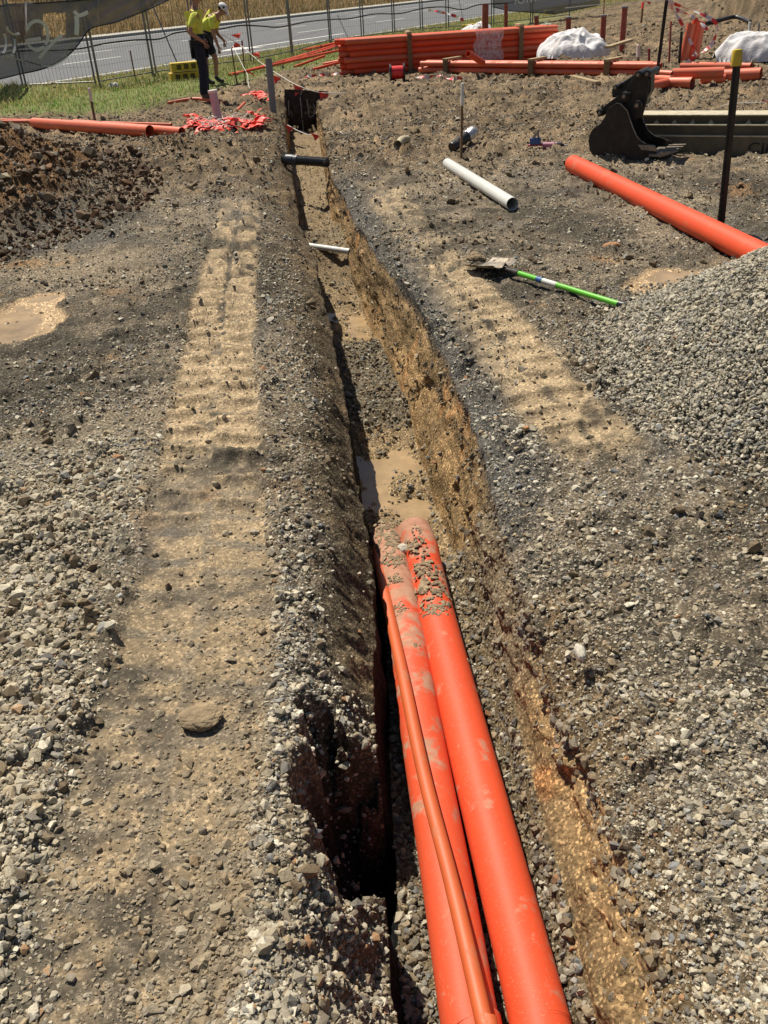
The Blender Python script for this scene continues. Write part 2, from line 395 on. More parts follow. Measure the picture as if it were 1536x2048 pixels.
    bN = (np.exp(-((x-lipR(y))/.16)**2)*(1-ss(2.4, 3, y))*(x > lipR(y)-.01)*ss(-.3, .3, n2+.4*n3))[..., None]*.8; c[:] = c*(1-bN)+np.array([.15, .10, .052])*bN
    bt = bitem(x, y)[..., None]; c[:] = c*(1-bt)+np.array([.0095, .011, .0115])*bt  # hollow painted near black as shade, cooled against orange bounce light
    # trench cut: clay wall under a dark gravel skin
    w = wall[..., None]; f = fl[..., None]
    if np.any(wall > 0) or np.any(fl > 0):
        dz = -z+.03*fbm(Yd, z*0, 3, 3, 241)
        clay = np.array([.30, .195, .095]); clay2 = np.array([.17, .115, .058]); clay3 = np.array([.36, .165, .06])
        st = fbm(Yd*1.2, z*7, 2.2, 4, 245); s2 = fbm(Yd, z, 9, 4, 249)
        a = ss(-.35, .45, st+.4*s2)[..., None]; cw = clay*a+clay2*(1-a)
        b = ss(.35, .7, fbm(Yd, z, 3.2, 3, 253)+.3*s2)[..., None]*.6; cw = cw*(1-b)+clay3*b
        d = (1-ss(.07, .15, dz+.04*s2-.06*(Yd < 3)))[..., None]; cw = cw*(1-d)+c*.85*d
        # dark gravelly backfill stretch near the camera on the right bank
        bf = ((1-ss(3.05, 3.3, Yd))*ss(2.1, 2.4, Yd))[..., None]*.75; cw = cw*(1-bf)+np.array([.12, .10, .07])*bf
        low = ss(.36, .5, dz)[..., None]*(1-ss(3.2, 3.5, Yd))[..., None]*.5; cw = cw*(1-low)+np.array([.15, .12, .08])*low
        lw = (x < (lipL(y)+lipR(y))/2)[..., None]*(1-ss(9, 11, Yd))[..., None]; cw = cw*(1-lw)+np.array([.011, .0115, .0115])*lw  # left wall: shade painted in as near black, cooled against pipe bounce
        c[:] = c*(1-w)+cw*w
        nr_ = (1-ss(2.3, 3.0, Yd))[..., None]*.6*ss(-.5, .2, n2)[..., None]; cw = cw*(1-nr_)+np.array([.13, .088, .048])*nr_
        cf = np.array([.235, .165, .088])*(1+.3*s2[..., None])
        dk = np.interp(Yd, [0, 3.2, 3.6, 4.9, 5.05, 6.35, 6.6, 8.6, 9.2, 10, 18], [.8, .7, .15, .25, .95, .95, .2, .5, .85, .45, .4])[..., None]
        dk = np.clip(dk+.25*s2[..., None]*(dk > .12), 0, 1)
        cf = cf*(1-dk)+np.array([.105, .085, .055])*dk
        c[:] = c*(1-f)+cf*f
    return np.clip(c, .008, .8)
def wallrel(yy, z, t):
    v = np.sin(math.pi*t)**.6*((.045+.02*(yy < 3.2))*fbm(yy*.8, z*2.2, 2.4, 4, 321)+.030*fbm(yy*.8, z*1.6, 9, 3, 325)*(.5+.5*(yy < 3.2))+.010*fbm(yy, z, 40, 3, 327))
    return v+ss(.25, .35, fbm(yy*.7, z*1.2, 3.6, 2, 331))*.030*np.sin(math.pi*t)
def make_ground():
    nc = NL+NW1+NFL+NW2+NRR
    X = np.zeros((NR, nc)); Y = np.repeat(Ys[:, None], nc, 1); Z = np.zeros((NR, nc)); W = np.zeros((NR, nc)); F = np.zeros((NR, nc))
    yl = np.clip(Ys, 0, None)
    L = lipL(Ys); Rr = lipR(Ys); fL = floL(Ys); fR = floR(Ys)
    fL = np.maximum(fL, L+.01)
    tr = (Ys < TEND-.01).astype(float)
    out = .62*yl+2.6
    # ground columns: dense near the lips, widening outwards
    def spread(n, next_):
        u = np.linspace(0, 1, n-next_); u = .82*u+.18*u**3
        return u
    ext = 10; uL = spread(NL, ext)
    e = np.geomspace(1.3, 60, ext)
    for side in (0, 1):
        base = L if side == 0 else Rr; sg = -1 if side == 0 else 1
        a = base[:, None]+sg*out[:, None]*uL[None, :]
        b = base[:, None]+sg*(out[:, None]*1+ (e[None, :]-1)*(6+0*out[:, None]))
        A = np.concatenate([a, b], 1)
        if side == 0: X[:, :NL] = A[:, ::-1]
        else: X[:, nc-NRR:] = A
    Z[:, :NL] = H(X[:, :NL], Y[:, :NL]); Z[:, nc-NRR:] = H(X[:, nc-NRR:], Y[:, nc-NRR:])
    zf = floz(Ys)
    # left wall
    t = np.linspace(0, 1, NW1+2)[1:-1][None, :]
    zl = Z[:, NL-1][:, None]; x0 = L[:, None]; x1 = fL[:, None]
    z = zl+(zf[:, None]-zl)*t; yy = np.repeat(Ys[:, None], NW1, 1)
    x = x0+(x1-x0)*t**.8+np.sin(math.pi*t)*(.030*fbm(yy, z*1.5, 3, 4, 301)-.015+.012*fbm(yy, z, 20, 3, 303))
    s = NL; X[:, s:s+NW1] = x; Z[:, s:s+NW1] = z; W[:, s:s+NW1] = tr[:, None]
    # floor
    t = np.linspace(0, 1, NFL)[None, :]; yy = np.repeat(Ys[:, None], NFL, 1)
    x = fL[:, None]+(fR-fL)[:, None]*t
    ledge = .05*ss(.55, 1, t)*(1-ss(3.2, 3.6, yy))+(.03+.07*(yy < 3.3))*ss(.8, 1, t)**2
    z = zf[:, None]+ledge+(.035+.03*(yy > 3.4))*fbm(x, yy, 4, 4, 311)+.016*fbm(x, yy, 14, 3, 315)+.006*fbm(x, yy, 50, 2, 318)+.02*np.clip(fbm(x, yy, 8, 2, 319)-.2, 0, 1)*4*ss(3.2, 3.6, yy)*.5
    s += NW1; X[:, s:s+NFL] = x; Z[:, s:s+NFL] = z; F[:, s:s+NFL] = tr[:, None]
    Zfl = z
    # right wall
    t = np.linspace(0, 1, NW2+2)[1:-1][None, :]; yy = np.repeat(Ys[:, None], NW2, 1)
    zr = Z[:, nc-NRR][:, None]; z0 = Zfl[:, -1][:, None]
    z = z0+(zr-z0)*t
    x = fR[:, None]+(Rr-fR)[:, None]*t**1.1+wallrel(yy, z, t)
    # slabs broken off the wall
    s += NFL; X[:, s:s+NW2] = x; Z[:, s:s+NW2] = z; W[:, s:s+NW2] = tr[:, None]
    # beyond the trench head the strip is plain ground
    k = Ys > TEND-.01; sl = slice(NL, nc-NRR); cols = nc-NRR-NL
    lin = np.linspace(0, 1, cols+2)[1:-1]
    Lk = L[k][:, None]; Rk = Rr[k][:, None]
    X[k, sl] = Lk+(Rk-Lk)*lin
    # keep the same cross positions as the rows just before the head so the head face stands upright
    X[np.ix_(k, range(NL, nc-NRR))] = X[k, sl]
    Z[k, sl] = H(X[k, sl], Y[k, sl])
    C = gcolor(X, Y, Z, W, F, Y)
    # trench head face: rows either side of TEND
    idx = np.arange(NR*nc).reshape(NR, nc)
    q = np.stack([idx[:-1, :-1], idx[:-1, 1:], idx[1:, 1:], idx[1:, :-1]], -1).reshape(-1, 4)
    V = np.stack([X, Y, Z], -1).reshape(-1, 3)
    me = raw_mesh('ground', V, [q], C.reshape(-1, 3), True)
    wet = me.attributes.new('wet', 'FLOAT', 'POINT')
    wv = np.clip(.08*W+F*.5*ss(3.3, 3.6, Y)+.5*puddle(X, Y)+.25*ss(-.1, .4, np.maximum(*tmask(X, Y))-.5), 0, 1)
    wet.data.foreach_set('value', wv.ravel().astype(np.float32))
    smo = me.attributes.new('packed', 'FLOAT', 'POINT'); smo.data.foreach_set('value', (np.maximum(*tmask(X, Y))*(1-W)*(1-F)).ravel().astype(np.float32))
    o = link('ground', me, GM); o['kind'] = 'structure'; return o
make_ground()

# ------------------------------------------------------------------ water
WM = mat('muddy_water', (.34, .235, .125), .24, .25, 4.5, spec=.4)
def water(name, x0, x1, y0, y1, z):
    mb = MB(); nx, ny = 8, 8
    vs = [(x0+(x1-x0)*i/nx, y0+(y1-y0)*j/ny, z) for j in range(ny+1) for i in range(nx+1)]
    fs = [(j*(nx+1)+i, j*(nx+1)+i+1, (j+1)*(nx+1)+i+1, (j+1)*(nx+1)+i) for j in range(ny) for i in range(nx)]
    o = mb.add(vs, fs).build(name, WM); o['kind'] = 'structure'
def wz(k): return float(H(np.array([PUD[k][0][0]]), np.array([PUD[k][0][1]]))[0])+(.009 if k == 0 else .006)
water('puddle', PUD[0][0][0]-.5, PUD[0][0][0]+.55, PUD[0][0][1]-.5, PUD[0][0][1]+1.0, wz(0))
p, a, b = PUD[2]; water('puddle', p[0]-a*1.15, p[0]+a*1.15, p[1]-b*1.15, p[1]+b*1.15, wz(2))
water('trench_water', -.18, .34, 3.50, 4.95, -.668)
water('trench_water', -.52, .04, 6.45, 8.2, -.668)

# ------------------------------------------------------------------ stones
def rock_templates(n, npt, seed):
    rg = random.Random(seed); T = []
    for k in range(n):
        bm = bmesh.new()
        for _ in range(npt):
            v = Vector((rg.gauss(0, 1), rg.gauss(0, 1), rg.gauss(0, 1))).normalized()
            v = Vector((v.x*rg.uniform(.75, 1.05), v.y*rg.uniform(.6, .9), v.z*rg.uniform(.45, .7)))
            bm.verts.new(v)
        r_ = bmesh.ops.convex_hull(bm, input=bm.verts)
        bmesh.ops.delete(bm, geom=[v for v in bm.verts if not v.link_faces], context='VERTS')
        bmesh.ops.triangulate(bm, faces=bm.faces)
        bm.verts.index_update()
        T.append((np.array([v.co[:] for v in bm.verts]), np.array([[v.index for v in f.verts] for f in bm.faces])))
        bm.free()
    return T
T_NEAR = rock_templates(14, 14, 3); T_SMALL = rock_templates(10, 8, 8); T_FAR = rock_templates(10, 7, 4)
def rotmats(n, tilt):
    a = RNG.uniform(0, 2*np.pi, n); b = RNG.normal(0, tilt, n); c = RNG.normal(0, tilt, n)
    ca, sa, cb, sb, cc, sc_ = np.cos(a), np.sin(a), np.cos(b), np.sin(b), np.cos(c), np.sin(c)
    Rz = np.zeros((n, 3, 3)); Rz[:, 0, 0] = ca; Rz[:, 0, 1] = -sa; Rz[:, 1, 0] = sa; Rz[:, 1, 1] = ca; Rz[:, 2, 2] = 1
    Rx = np.zeros((n, 3, 3)); Rx[:, 0, 0] = 1; Rx[:, 1, 1] = cb; Rx[:, 1, 2] = -sb; Rx[:, 2, 1] = sb; Rx[:, 2, 2] = cb
    Ry = np.zeros((n, 3, 3)); Ry[:, 1, 1] = 1; Ry[:, 0, 0] = cc; Ry[:, 0, 2] = sc_; Ry[:, 2, 0] = -sc_; Ry[:, 2, 2] = cc
    return Rx@Ry@Rz
PAL = np.array([[.42, .38, .295], [.52, .455, .33], [.26, .235, .185], [.12, .115, .105], [.31, .305, .28], [.62, .575, .46], [.17, .185, .20], [.35, .27, .17], [.20, .155, .10], [.40, .20, .09]])
def stones(name, pos, size, pal, T, tilt=.5, tint=None, extra=None):
    n = len(pos); tid = RNG.integers(0, len(T), n); Vs = []; Fs = []; Cs = []; base = 0
    if extra is not None:
        ev, ef, ec = extra; Vs.append(ev); Fs.append(ef); Cs.append(ec); base = len(ev)
    ci = RNG.choice(len(PAL), n, p=np.array(pal)/sum(pal)); cols = PAL[ci]*RNG.uniform(.75, 1.2, (n, 1))
    if tint is not None:
        tc, ta = tint; ta = np.asarray(ta)[:, None] if hasattr(ta, '__len__') else ta
        cols = cols*(1-ta)+np.array(tc)*ta
    Rm = rotmats(n, tilt)
    for k, (tv, tf) in enumerate(T):
        s = tid == k; m = int(s.sum())
        if not m: continue
        v = np.einsum('nij,kj->nki', Rm[s], tv)*size[s][:, None, None]+pos[s][:, None, :]
        Vs.append(v.reshape(-1, 3)); nv = len(tv)
        f = tf[None]+(np.arange(m)*nv)[:, None, None]+base; base += m*nv
        Fs.append(f.reshape(-1, 3)); Cs.append(np.repeat(cols[s], nv, 0))
    me = raw_mesh(name, np.concatenate(Vs), [np.concatenate([f for f in Fs])] if extra is None else [Fs[0], np.concatenate(Fs[1:])], np.concatenate(Cs), False)
    return link(name, me, SM)
def scatter(n, y0, y1, xr=1.0, pw=1.0):
    """ground points, denser near the working side"""
    u = RNG.random(n); y = y0*(y1/y0)**(u**pw)
    x = RNG.uniform(-1, 1, n)*(.50*y+.75)*xr
    return x, y
def on_ground(x, y): return ((x < lipL(y)-.002) | (x > lipR(y)+.002) | (y > TEND))
PCX, PCY, PRX, PRY, PHT = 2.75, 4.05, 1.60, 1.55, .82
def pile_r(x, y): return np.sqrt(((x-PCX)/PRX)**2+((y-PCY)/PRY)**2)+.06*fbm(x, y, 1.8, 3, 401)
def pile_h(x, y): return PHT*np.clip(1-pile_r(x, y), 0, None)**.92
def gravel_density(x, y):
    t1, t2 = tmask(x, y); d = .42+.75*fbm(x, y, 2.0, 3, 411)
    d = d+.85*ss(.0, .35, -x-.70-.10*(y-1.5)+.10*fbm(x, y, 2, 3, 413))*(1-ss(3.0, 4.0, y))       # left gravel
    d = d+.75*np.exp(-((x+.36)/.14)**2)*(1-ss(3.3, 4.4, y))-.35*np.exp(-((x-lipL(y)+.05)/.09)**2)*(y > 2)*(y < 4)+.9*np.exp(-((x-lipL(y)+.06)/.10)**2)*(y < 2.1)+.40*np.exp(-((x-lipL(y)+.26)/.14)**2)*ss(3.5, 4, y)-.45*np.exp(-((x-lipL(y)+.04)/.09)**2)
    d = d+.75*np.exp(-((x-lipR(y)-.16)/.2)**2); d = d*(1-.85*bitem(x, y))
    d = d+.5*(1-ss(1.0, 1.08, pile_r(x, y)))
    d = d*(1-.74*t1*ss(2.5, 3.5, y)-.6*t1*(1-ss(2.5, 3.5, y)))*(1-.74*t2)*(1-.95*ss(.1, .4, puddle(x, y)))*(1-.7*ss(.1, .4, spoil(x, y)))*(1-.9*grassm(x, y))
    return np.clip(d, .03, 1.2)
# near stones
x, y = scatter(430000, .62, 4.2); k = on_ground(x, y) & (RNG.random(len(x)) < gravel_density(x, y)*.60); x, y = x[k], y[k]
sz = np.clip(RNG.lognormal(math.log(.0032), .66, len(x)), .0017, .019)
big = .55*ss(.0, .35, -x-.68-.10*(y-1.5))*(1-ss(3, 4, y)); nearlip = np.exp(-((x+.26)/.2)**2)*(1-ss(1.6, 3.2, y))
sz = sz*(1+.80*big+.30*nearlip)*(.88+.12*y)
z = H(x, y)+sz*(.05+.25*big)
k = tmask(x, y); tn = np.clip(np.maximum(*k)*.6+.12+.5*ss(-.2, .3, fbm(x, y, 1.4, 3, 421))*RNG.random(len(x)), 0, .8)
lf = ss(.0, .35, -x-.68-.10*(y-1.5))*(1-ss(3, 4, y))*.5; tc_ = np.array([[.25, .19, .115]])*(1-lf[:, None])+np.array([[.50, .43, .30]])*lf[:, None]; ta_ = np.maximum(tn*(1-lf*2), lf); small = sz < .0060
for sel, TT in ((small, T_SMALL), (~small, T_NEAR)):
    o = stones('gravel', np.stack([x, y, z], -1)[sel], sz[sel], [20, 16, 14, 10, 10, 15, 5, 7, 5, 1.4], TT, .35, (tc_[sel], ta_[sel])); tag(o, kind='stuff')

# middle distance
x, y = scatter(270000, 4.0, 13.5, .95); k = on_ground(x, y) & (RNG.random(len(x)) < gravel_density(x, y)*.85); x, y = x[k], y[k]
sz = np.clip(RNG.lognormal(math.log(.0058), .55, len(x)), .003, .026)*(1+.05*(y-4)); z = H(x, y)+sz*.15
o = stones('gravel', np.stack([x, y, z], -1), sz, [20, 18, 14, 10, 8, 15, 8, 9, 9, 1.5], T_FAR, .4, ((.20, .165, .11), .22)); tag(o, kind='stuff')
# far stones and crumbs
x, y = scatter(150000, 10.5, 30, .92); k = on_ground(x, y) & (RNG.random(len(x)) < np.clip(.35+.9*fbm(x, y, 1.6, 3, 441), .04, 1)*(1-.95*grassm(x, y))) & (rn(x, y) < -1.5); x, y = x[k], y[k]
sz = np.clip(RNG.lognormal(math.log(.0125), .5, len(x)), .006, .045); z = H(x, y)+sz*.1
o = stones('gravel', np.stack([x, y, z], -1), sz, [12, 9, 16, 14, 5, 6, 8, 12, 26, 1.5], T_FAR, .5, ((.15, .11, .065), .3)); tag(o, kind='stuff')
# clods and broken earth
x, y = scatter(52000, 1.2, 32, .95, .72); keep = np.clip(.02+1.0*ss(.1, .5, fbm(x, y, 1.1, 3, 431)+.5*fbm(x, y, 5, 2, 433))+.3*ss(8, 11, y), 0, 1)*(1-.8*np.maximum(*tmask(x, y)))*(1-grassm(x, y)*.95)*(1-puddle(x, y))
keep = np.where(ss(.05, .2, spoil(x, y)) > .5, 1, keep)*(rn(x, y) < -1.2)
k = on_ground(x, y) & (RNG.random(len(x)) < keep); x, y = x[k], y[k]
s_ = spoil(x, y); sz = np.clip(RNG.lognormal(math.log(.0085), .6, len(x)), .004, .042)*(1+.08*(y-3))*(1+.8*ss(.05, .3, s_)); z = H(x, y)+sz*.2
o = stones('earth_clods', np.stack([x, y, z], -1), sz, [1, .5, 3, 2, .3, .3, 1, 8, 30, .8], T_NEAR, .8, ((.125, .085, .046), .5)); tag(o, kind='stuff')
# extra clods rolling off the spoil heap
n = 34000; a = RNG.uniform(0, 2*np.pi, n); r_ = RNG.uniform(.0, 1.12, n)**.7; x = SPX+2.5*r_*np.cos(a); y = SPY+3.1*r_*np.sin(a)
sz = np.clip(RNG.lognormal(math.log(.0095), .72, n), .004, .075)*(.6+.6*r_); z = H(x, y)+sz*.25
o = stones('spoil_clods', np.stack([x, y, z], -1), sz, [.5, .3, 2, 3, .2, .2, .5, 5, 30, .8], T_NEAR, 1., ((.085, .042, .018), .85)); tag(o, kind='stuff')
# floor and wall stones of the trench
n = 26000; y = .7*(17/.7)**RNG.random(n); u = RNG.random(n); fl = floL(y); fr = floR(y); x = fl+(fr-fl)*u
keep = np.interp(y, [.6, 3.2, 3.6, 4.9, 5.05, 6.35, 6.6, 8.5, 9.5, 17], [1, .9, .25, .3, .9, .9, .2, .5, .3, .2]); k = RNG.random(n) < keep; x, y, u = x[k], y[k], u[k]
ledge = .05*ss(.55, 1, u)*(1-ss(3.2, 3.6, y))+(.03+.07*(y < 3.3))*ss(.8, 1, u)**2
z = floz(y)+ledge+(.035+.03*(y > 3.4))*fbm(x, y, 4, 4, 311)+.016*fbm(x, y, 14, 3, 315)
sz = np.clip(RNG.lognormal(math.log(.0085), .5, len(x)), .004, .025); 
o = stones('trench_gravel', np.stack([x, y, z+sz*.3], -1), sz, [10, 5, 16, 10, 4, 4, 4, 12, 20, 1], T_NEAR, .8, ((.13, .105, .07), .35)); tag(o, kind='stuff')
# stones held in the right cut face
n = 15000; y = .7*(16.5/.7)**RNG.random(n); u = RNG.random(n); keep = np.where(y < 3.2, .9, .25)*(.25+.75*(u > .62)+.5*(u < .25)); k = RNG.random(n) < keep; y, u = y[k], u[k]
fr = floR(y); rr1 = lipR(y); zr = H(rr1+.001, y); z0 = floz(y)+.10; z = z0+(zr-z0)*u; x = fr+(rr1-fr)*u**1.1+wallrel(y, z, u)
sz = np.clip(RNG.lognormal(math.log(.0075), .55, len(x)), .003, .026)
o = stones('cut_face_gravel', np.stack([x-.1*sz, y, z], -1), sz, [8, 5, 14, 12, 4, 3, 4, 12, 26, 2], T_NEAR, 1., ((.15, .105, .06), .45)); tag(o, kind='stuff')
# the gravel pile
n = 36; gx, gy = np.meshgrid(np.linspace(-1.15, 1.15, 90), np.linspace(-1.15, 1.15, 90)); X_ = PCX+PRX*gx; Y_ = PCY+PRY*gy
Zp = np.where(pile_r(X_, Y_) < 1.04, pile_h(X_, Y_)+H(X_, Y_, False)+.02*fbm(X_, Y_, 6, 3, 403)-.012, H(X_, Y_, False)-.10)
ii = np.arange(90*90).reshape(90, 90); q = np.stack([ii[:-1, :-1], ii[:-1, 1:], ii[1:, 1:], ii[1:, :-1]], -1).reshape(-1, 4)
ev = np.stack([X_, Y_, Zp], -1).reshape(-1, 3); ec = np.tile(np.array([[.16, .145, .115]]), (len(ev), 1))
n = 115000; rr_ = np.sqrt(RNG.random(n))*1.12; a = RNG.uniform(0, 2*np.pi, n); x = PCX+PRX*rr_*np.cos(a); y = PCY+PRY*rr_*np.sin(a)
pr = pile_r(x, y); k = ((pr < 1) | (RNG.random(n) < .5*(1-ss(1.0, 1.15, pr)))) & (x < 3.3); x, y, pr = x[k], y[k], pr[k]
sz = np.clip(RNG.lognormal(math.log(.0088), .36, len(x)), .004, .026); z = pile_h(x, y)+np.where(pr < 1.04, H(x, y, False), H(x, y))+sz*RNG.uniform(.1, .8, len(x))+.02*fbm(x, y, 6, 3, 403)*(pr < 1)
o = stones('gravel_pile', np.stack([x, y, z], -1), sz, [26, 16, 20, 8, 10, 8, 5, 4, 3, .3], T_NEAR, .9, ((.40, .36, .28), .3), (ev, q, ec))
tag(o, 'heap of loose grey drainage gravel covering the end of the shovel handle', 'gravel pile', kind='stuff')

#PART2
# ================================================================== OBJECTS
DUST = (.30, .22, .14)
ORANGE = mat('orange_plastic', (.70, .082, .026), .50, .05, 3, dirt=DUST, dirtamt=.14, dsc=9, spec=.35)
ORANGE_D = mat('orange_plastic_muddy', (.68, .090, .032), .55, .06, 3, dirt=(.34, .25, .17), dirtamt=.42, dsc=5)
ORANGE_T = mat('orange_brown_plastic', (.55, .105, .028), .55, .08, 5, dirt=DUST, dirtamt=.2, dsc=8)
ORANGE_P = mat('pale_orange_plastic', (.64, .130, .058), .5, .07, 4, dirt=DUST, dirtamt=.22, dsc=7)
TERRA = mat('dusty_red_plastic', (.33, .060, .035), .55, .12, 5, dirt=DUST, dirtamt=.25, dsc=7)
WHITE_P = mat('white_plastic', (.62, .62, .58), .35, .05, 4, dirt=DUST, dirtamt=.12, dsc=9)
LILAC = mat('lilac_plastic', (.42, .33, .38), .5, .08, 5, dirt=DUST, dirtamt=.2, dsc=9)
GREYP = mat('grey_plastic', (.20, .20, .21), .5, .1, 6, dirt=DUST, dirtamt=.2, dsc=9)
BLACKP = mat('black_plastic', (.018, .018, .020), .4, .2, 8, dirt=DUST, dirtamt=.15, dsc=10)
MUD = mat('dried_mud', (.30, .22, .135), .95, .40, 40, bmp=.012)
WOOD = mat('weathered_wood', (.20, .125, .06), .8, .3, 22, bmp=.004)
WOODL = mat('pale_wood', (.36, .27, .15), .8, .25, 22, bmp=.004)
WHITEPAINT = mat('white_paint', (.66, .64, .60), .6, .12, 20)
REDPAINT = mat('red_paint', (.22, .035, .03), .6, .15, 20)
STEELB = mat('dark_steel', (.030, .026, .022), .5, .3, 14, metal=.35, dirt=(.12, .09, .06), dirtamt=.25, dsc=7, bmp=.003)
STEELW = mat('worn_steel', (.30, .26, .21), .45, .25, 20, metal=.7, dirt=(.18, .12, .07), dirtamt=.3, dsc=14)
GALV = mat('galvanised_steel', (.22, .22, .215), .5, .15, 10, metal=.6)
OLIVE = mat('olive_painted_steel', (.115, .098, .062), .55, .2, 5, dirt=(.22, .165, .10), dirtamt=.3, dsc=5)
OLIVE_L = mat('sunlit_steel_edge', (.55, .48, .34), .5, .2, 16, dirt=(.20, .15, .09), dirtamt=.25, dsc=9)  # lit flange edges: sunlight painted in as a paler tone, dirt on top
YELLOWP = mat('yellow_plastic', (.62, .43, .03), .5, .12, 6, dirt=DUST, dirtamt=.3, dsc=10)
GREEN = mat('green_fibreglass', (.13, .50, .035), .3, .06, 5, dirt=DUST, dirtamt=.08, dsc=14)
FLAGM = mat('fluoro_orange_vinyl', (.90, .085, .055), .5, .06, 9)
STRING = mat('white_string', (.70, .68, .62), .8, .1, 40)
BAGM = mat('white_woven_bag', (.66, .65, .66), .75, .08, 8, dirt=(.45, .36, .27), dirtamt=.22, dsc=5, bmp=.02)
HIVIS = None
SKIN = mat('skin', (.36, .19, .125), .6, .08, 12)
NAVY = mat('navy_cloth', (.012, .015, .028), .85, .3, 20)
BOOT = mat('tan_boots', (.13, .085, .05), .8, .2, 14)
WHITEC = mat('white_cap_cloth', (.72, .71, .72), .8, .05, 20)
HAIR = mat('dark_hair', (.015, .011, .009), .7, .3, 40)

def conduit_mat(name, col, y0, y1, amt):
    m, t, b, o = nodes(name); co = obco(t); sp = N(t, 'ShaderNodeSeparateXYZ'); t.links.new(co, sp.inputs[0])
    mr = N(t, 'ShaderNodeMapRange'); t.links.new(sp.outputs[1], mr.inputs[0]); mr.inputs[1].default_value = y0; mr.inputs[2].default_value = y1; mr.inputs[3].default_value = 0; mr.inputs[4].default_value = .24
    ad = N(t, 'ShaderNodeMath', operation='ADD'); t.links.new(noise(t, co, 9, 7, .68), ad.inputs[0]); t.links.new(mr.outputs[0], ad.inputs[1])
    f = ramp(t, ad.outputs[0], [(.60-amt, 0.), (.70-amt, .75)])
    fine = ramp(t, noise(t, co, 160, 3, .6), [(.60, 0.), (.70, .45)])
    c = ramp(t, noise(t, co, 3, 4), [(.3, tuple(x*.86 for x in col)), (.7, col)])
    mx = N(t, 'ShaderNodeMath', operation='MAXIMUM'); t.links.new(f, mx.inputs[0]); t.links.new(fine, mx.inputs[1])
    dc = ramp(t, noise(t, co, 30, 5), [(.3, (.26, .19, .12)), (.7, (.42, .33, .23))])
    t.links.new(mix(t, mx.outputs[0], c, dc), b.inputs['Base Color']); rr = N(t, 'ShaderNodeMapRange'); t.links.new(mx.outputs[0], rr.inputs[0]); rr.inputs[3].default_value = .58; rr.inputs[4].default_value = .95; t.links.new(rr.outputs[0], b.inputs['Roughness'])
    b.inputs['Specular IOR Level'].default_value = .35; bump(t, b, ad.outputs[0], .25, .006); return m
CM1 = conduit_mat('conduit_orange', (.70, .080, .025), .9, 1.95, .02); CM2 = conduit_mat('conduit_orange_dusty', (.68, .086, .030), .3, 1.7, .05)
def wpx(x, y, z=0.):     # metres across one photo pixel at that ground point
    p = P(x, y, z); return float((p-CAMP)@FW)/FPX
def g(x, y, dz=0.):      # ground point below a pixel
    p = P(x, y, 0.)
    for _ in range(3): p = P(x, y, gz(p[0], p[1]))
    return Vector((p[0], p[1], gz(p[0], p[1])+dz))
def bez(pts, n=24):
    """smooth curve through points"""
    pts = [Vector(p) for p in pts]; out = []
    for i in range(len(pts)-1):
        p0 = pts[max(i-1, 0)]; p1 = pts[i]; p2 = pts[i+1]; p3 = pts[min(i+2, len(pts)-1)]
        m = max(2, n//(len(pts)-1))
        for k in range(m):
            t = k/m
            out.append(.5*((2*p1)+(-p0+p2)*t+(2*p0-5*p1+4*p2-p3)*t*t+(-p0+3*p1-3*p2+p3)*t**3))
    out.append(pts[-1]); return out

def ext_(p): return np.array([p[0]+.05, p[1]-1.9, p[2]])
# ------------------------------------------------------------------ conduits in the trench
def dirt_clumps(name, base, axis, r, spots, parent):
    """lumps of mud stuck on top of a pipe: (distance, side angle, size)"""
    mb = MB(); ax = Vector(axis).normalized(); side = ax.cross(Vector((0, 0, 1))).normalized(); upv = side.cross(ax)
    rg = random.Random(5+len(spots))
    for d, an, s in spots:
        mb = MB(); m = int(12+s*1300)
        for k in range(m):
            f_ = .62 if s > .028 else .25; dd = d+rg.gauss(0, s*f_); aa = an+rg.gauss(0, s*.75/r*(.8 if s > .028 else .3))
            q = Vector(base)+ax*dd+(upv*math.cos(aa)+side*math.sin(aa))*(r+.001)
            sz = rg.uniform(.06, .24)*s
            t = T_NEAR[rg.randrange(len(T_NEAR))]; a = rg.uniform(0, 6.28); ca, sa = math.cos(a), math.sin(a)
            nrm = (upv*math.cos(aa)+side*math.sin(aa)); tx = ax; ty = nrm.cross(tx)
            vs = [q+(tx*(v[0]*ca-v[1]*sa)+ty*(v[0]*sa+v[1]*ca))*sz*1.3+nrm*v[2]*sz*.75 for v in t[0]]
            mb.add(vs, [tuple(f) for f in t[1]])
        mb.build('dried_mud', MUD, parent)['kind'] = 'stuff'
RP = .0745
pts = [ext_(P(1112, 2200, -.475)), P(1112, 2200, -.475), P(1081, 2048, -.475), P(1011, 1773, -.48), P(923, 1430, -.475), P(870, 1220, -.47), P(843, 1105, -.455), P(826, 1062, -.44)]
t = thing('large_conduit', P(1010, 1773, -.555), 'right-hand thick bright orange conduit in the trench with mud lumps near its far end', 'pipe', 'orange conduits laid in the trench')
b = bez(pts, 48); rr = [RP]*len(b)
for i in range(len(b)-9, len(b)): rr[i] = RP*(1.0 if i < len(b)-7 else 1.07)
MB().pipe(b, rr, .006, 40).build('conduit_wall', CM1, t, smooth=True)
ax = b[-14]-b[-1]; 
dirt_clumps('mud_lump', b[-1], ax, RP, [(.10, -.3, .03), (.20, .25, .045), (.36, .1, .055), (.50, .1, .06), (.64, .2, .045), (.78, .05, .03), (.93, .35, .030), (1.00, .2, .06), (1.06, .15, .05), (1.42, .3, .018)], t)
pts = [ext_(P(968, 2200, -.478)), P(968, 2200, -.478), P(940, 2048, -.478), P(896, 1773, -.478), P(838, 1430, -.48), P(806, 1220, -.48), P(779, 1105, -.47), P(772, 1075, -.47)]
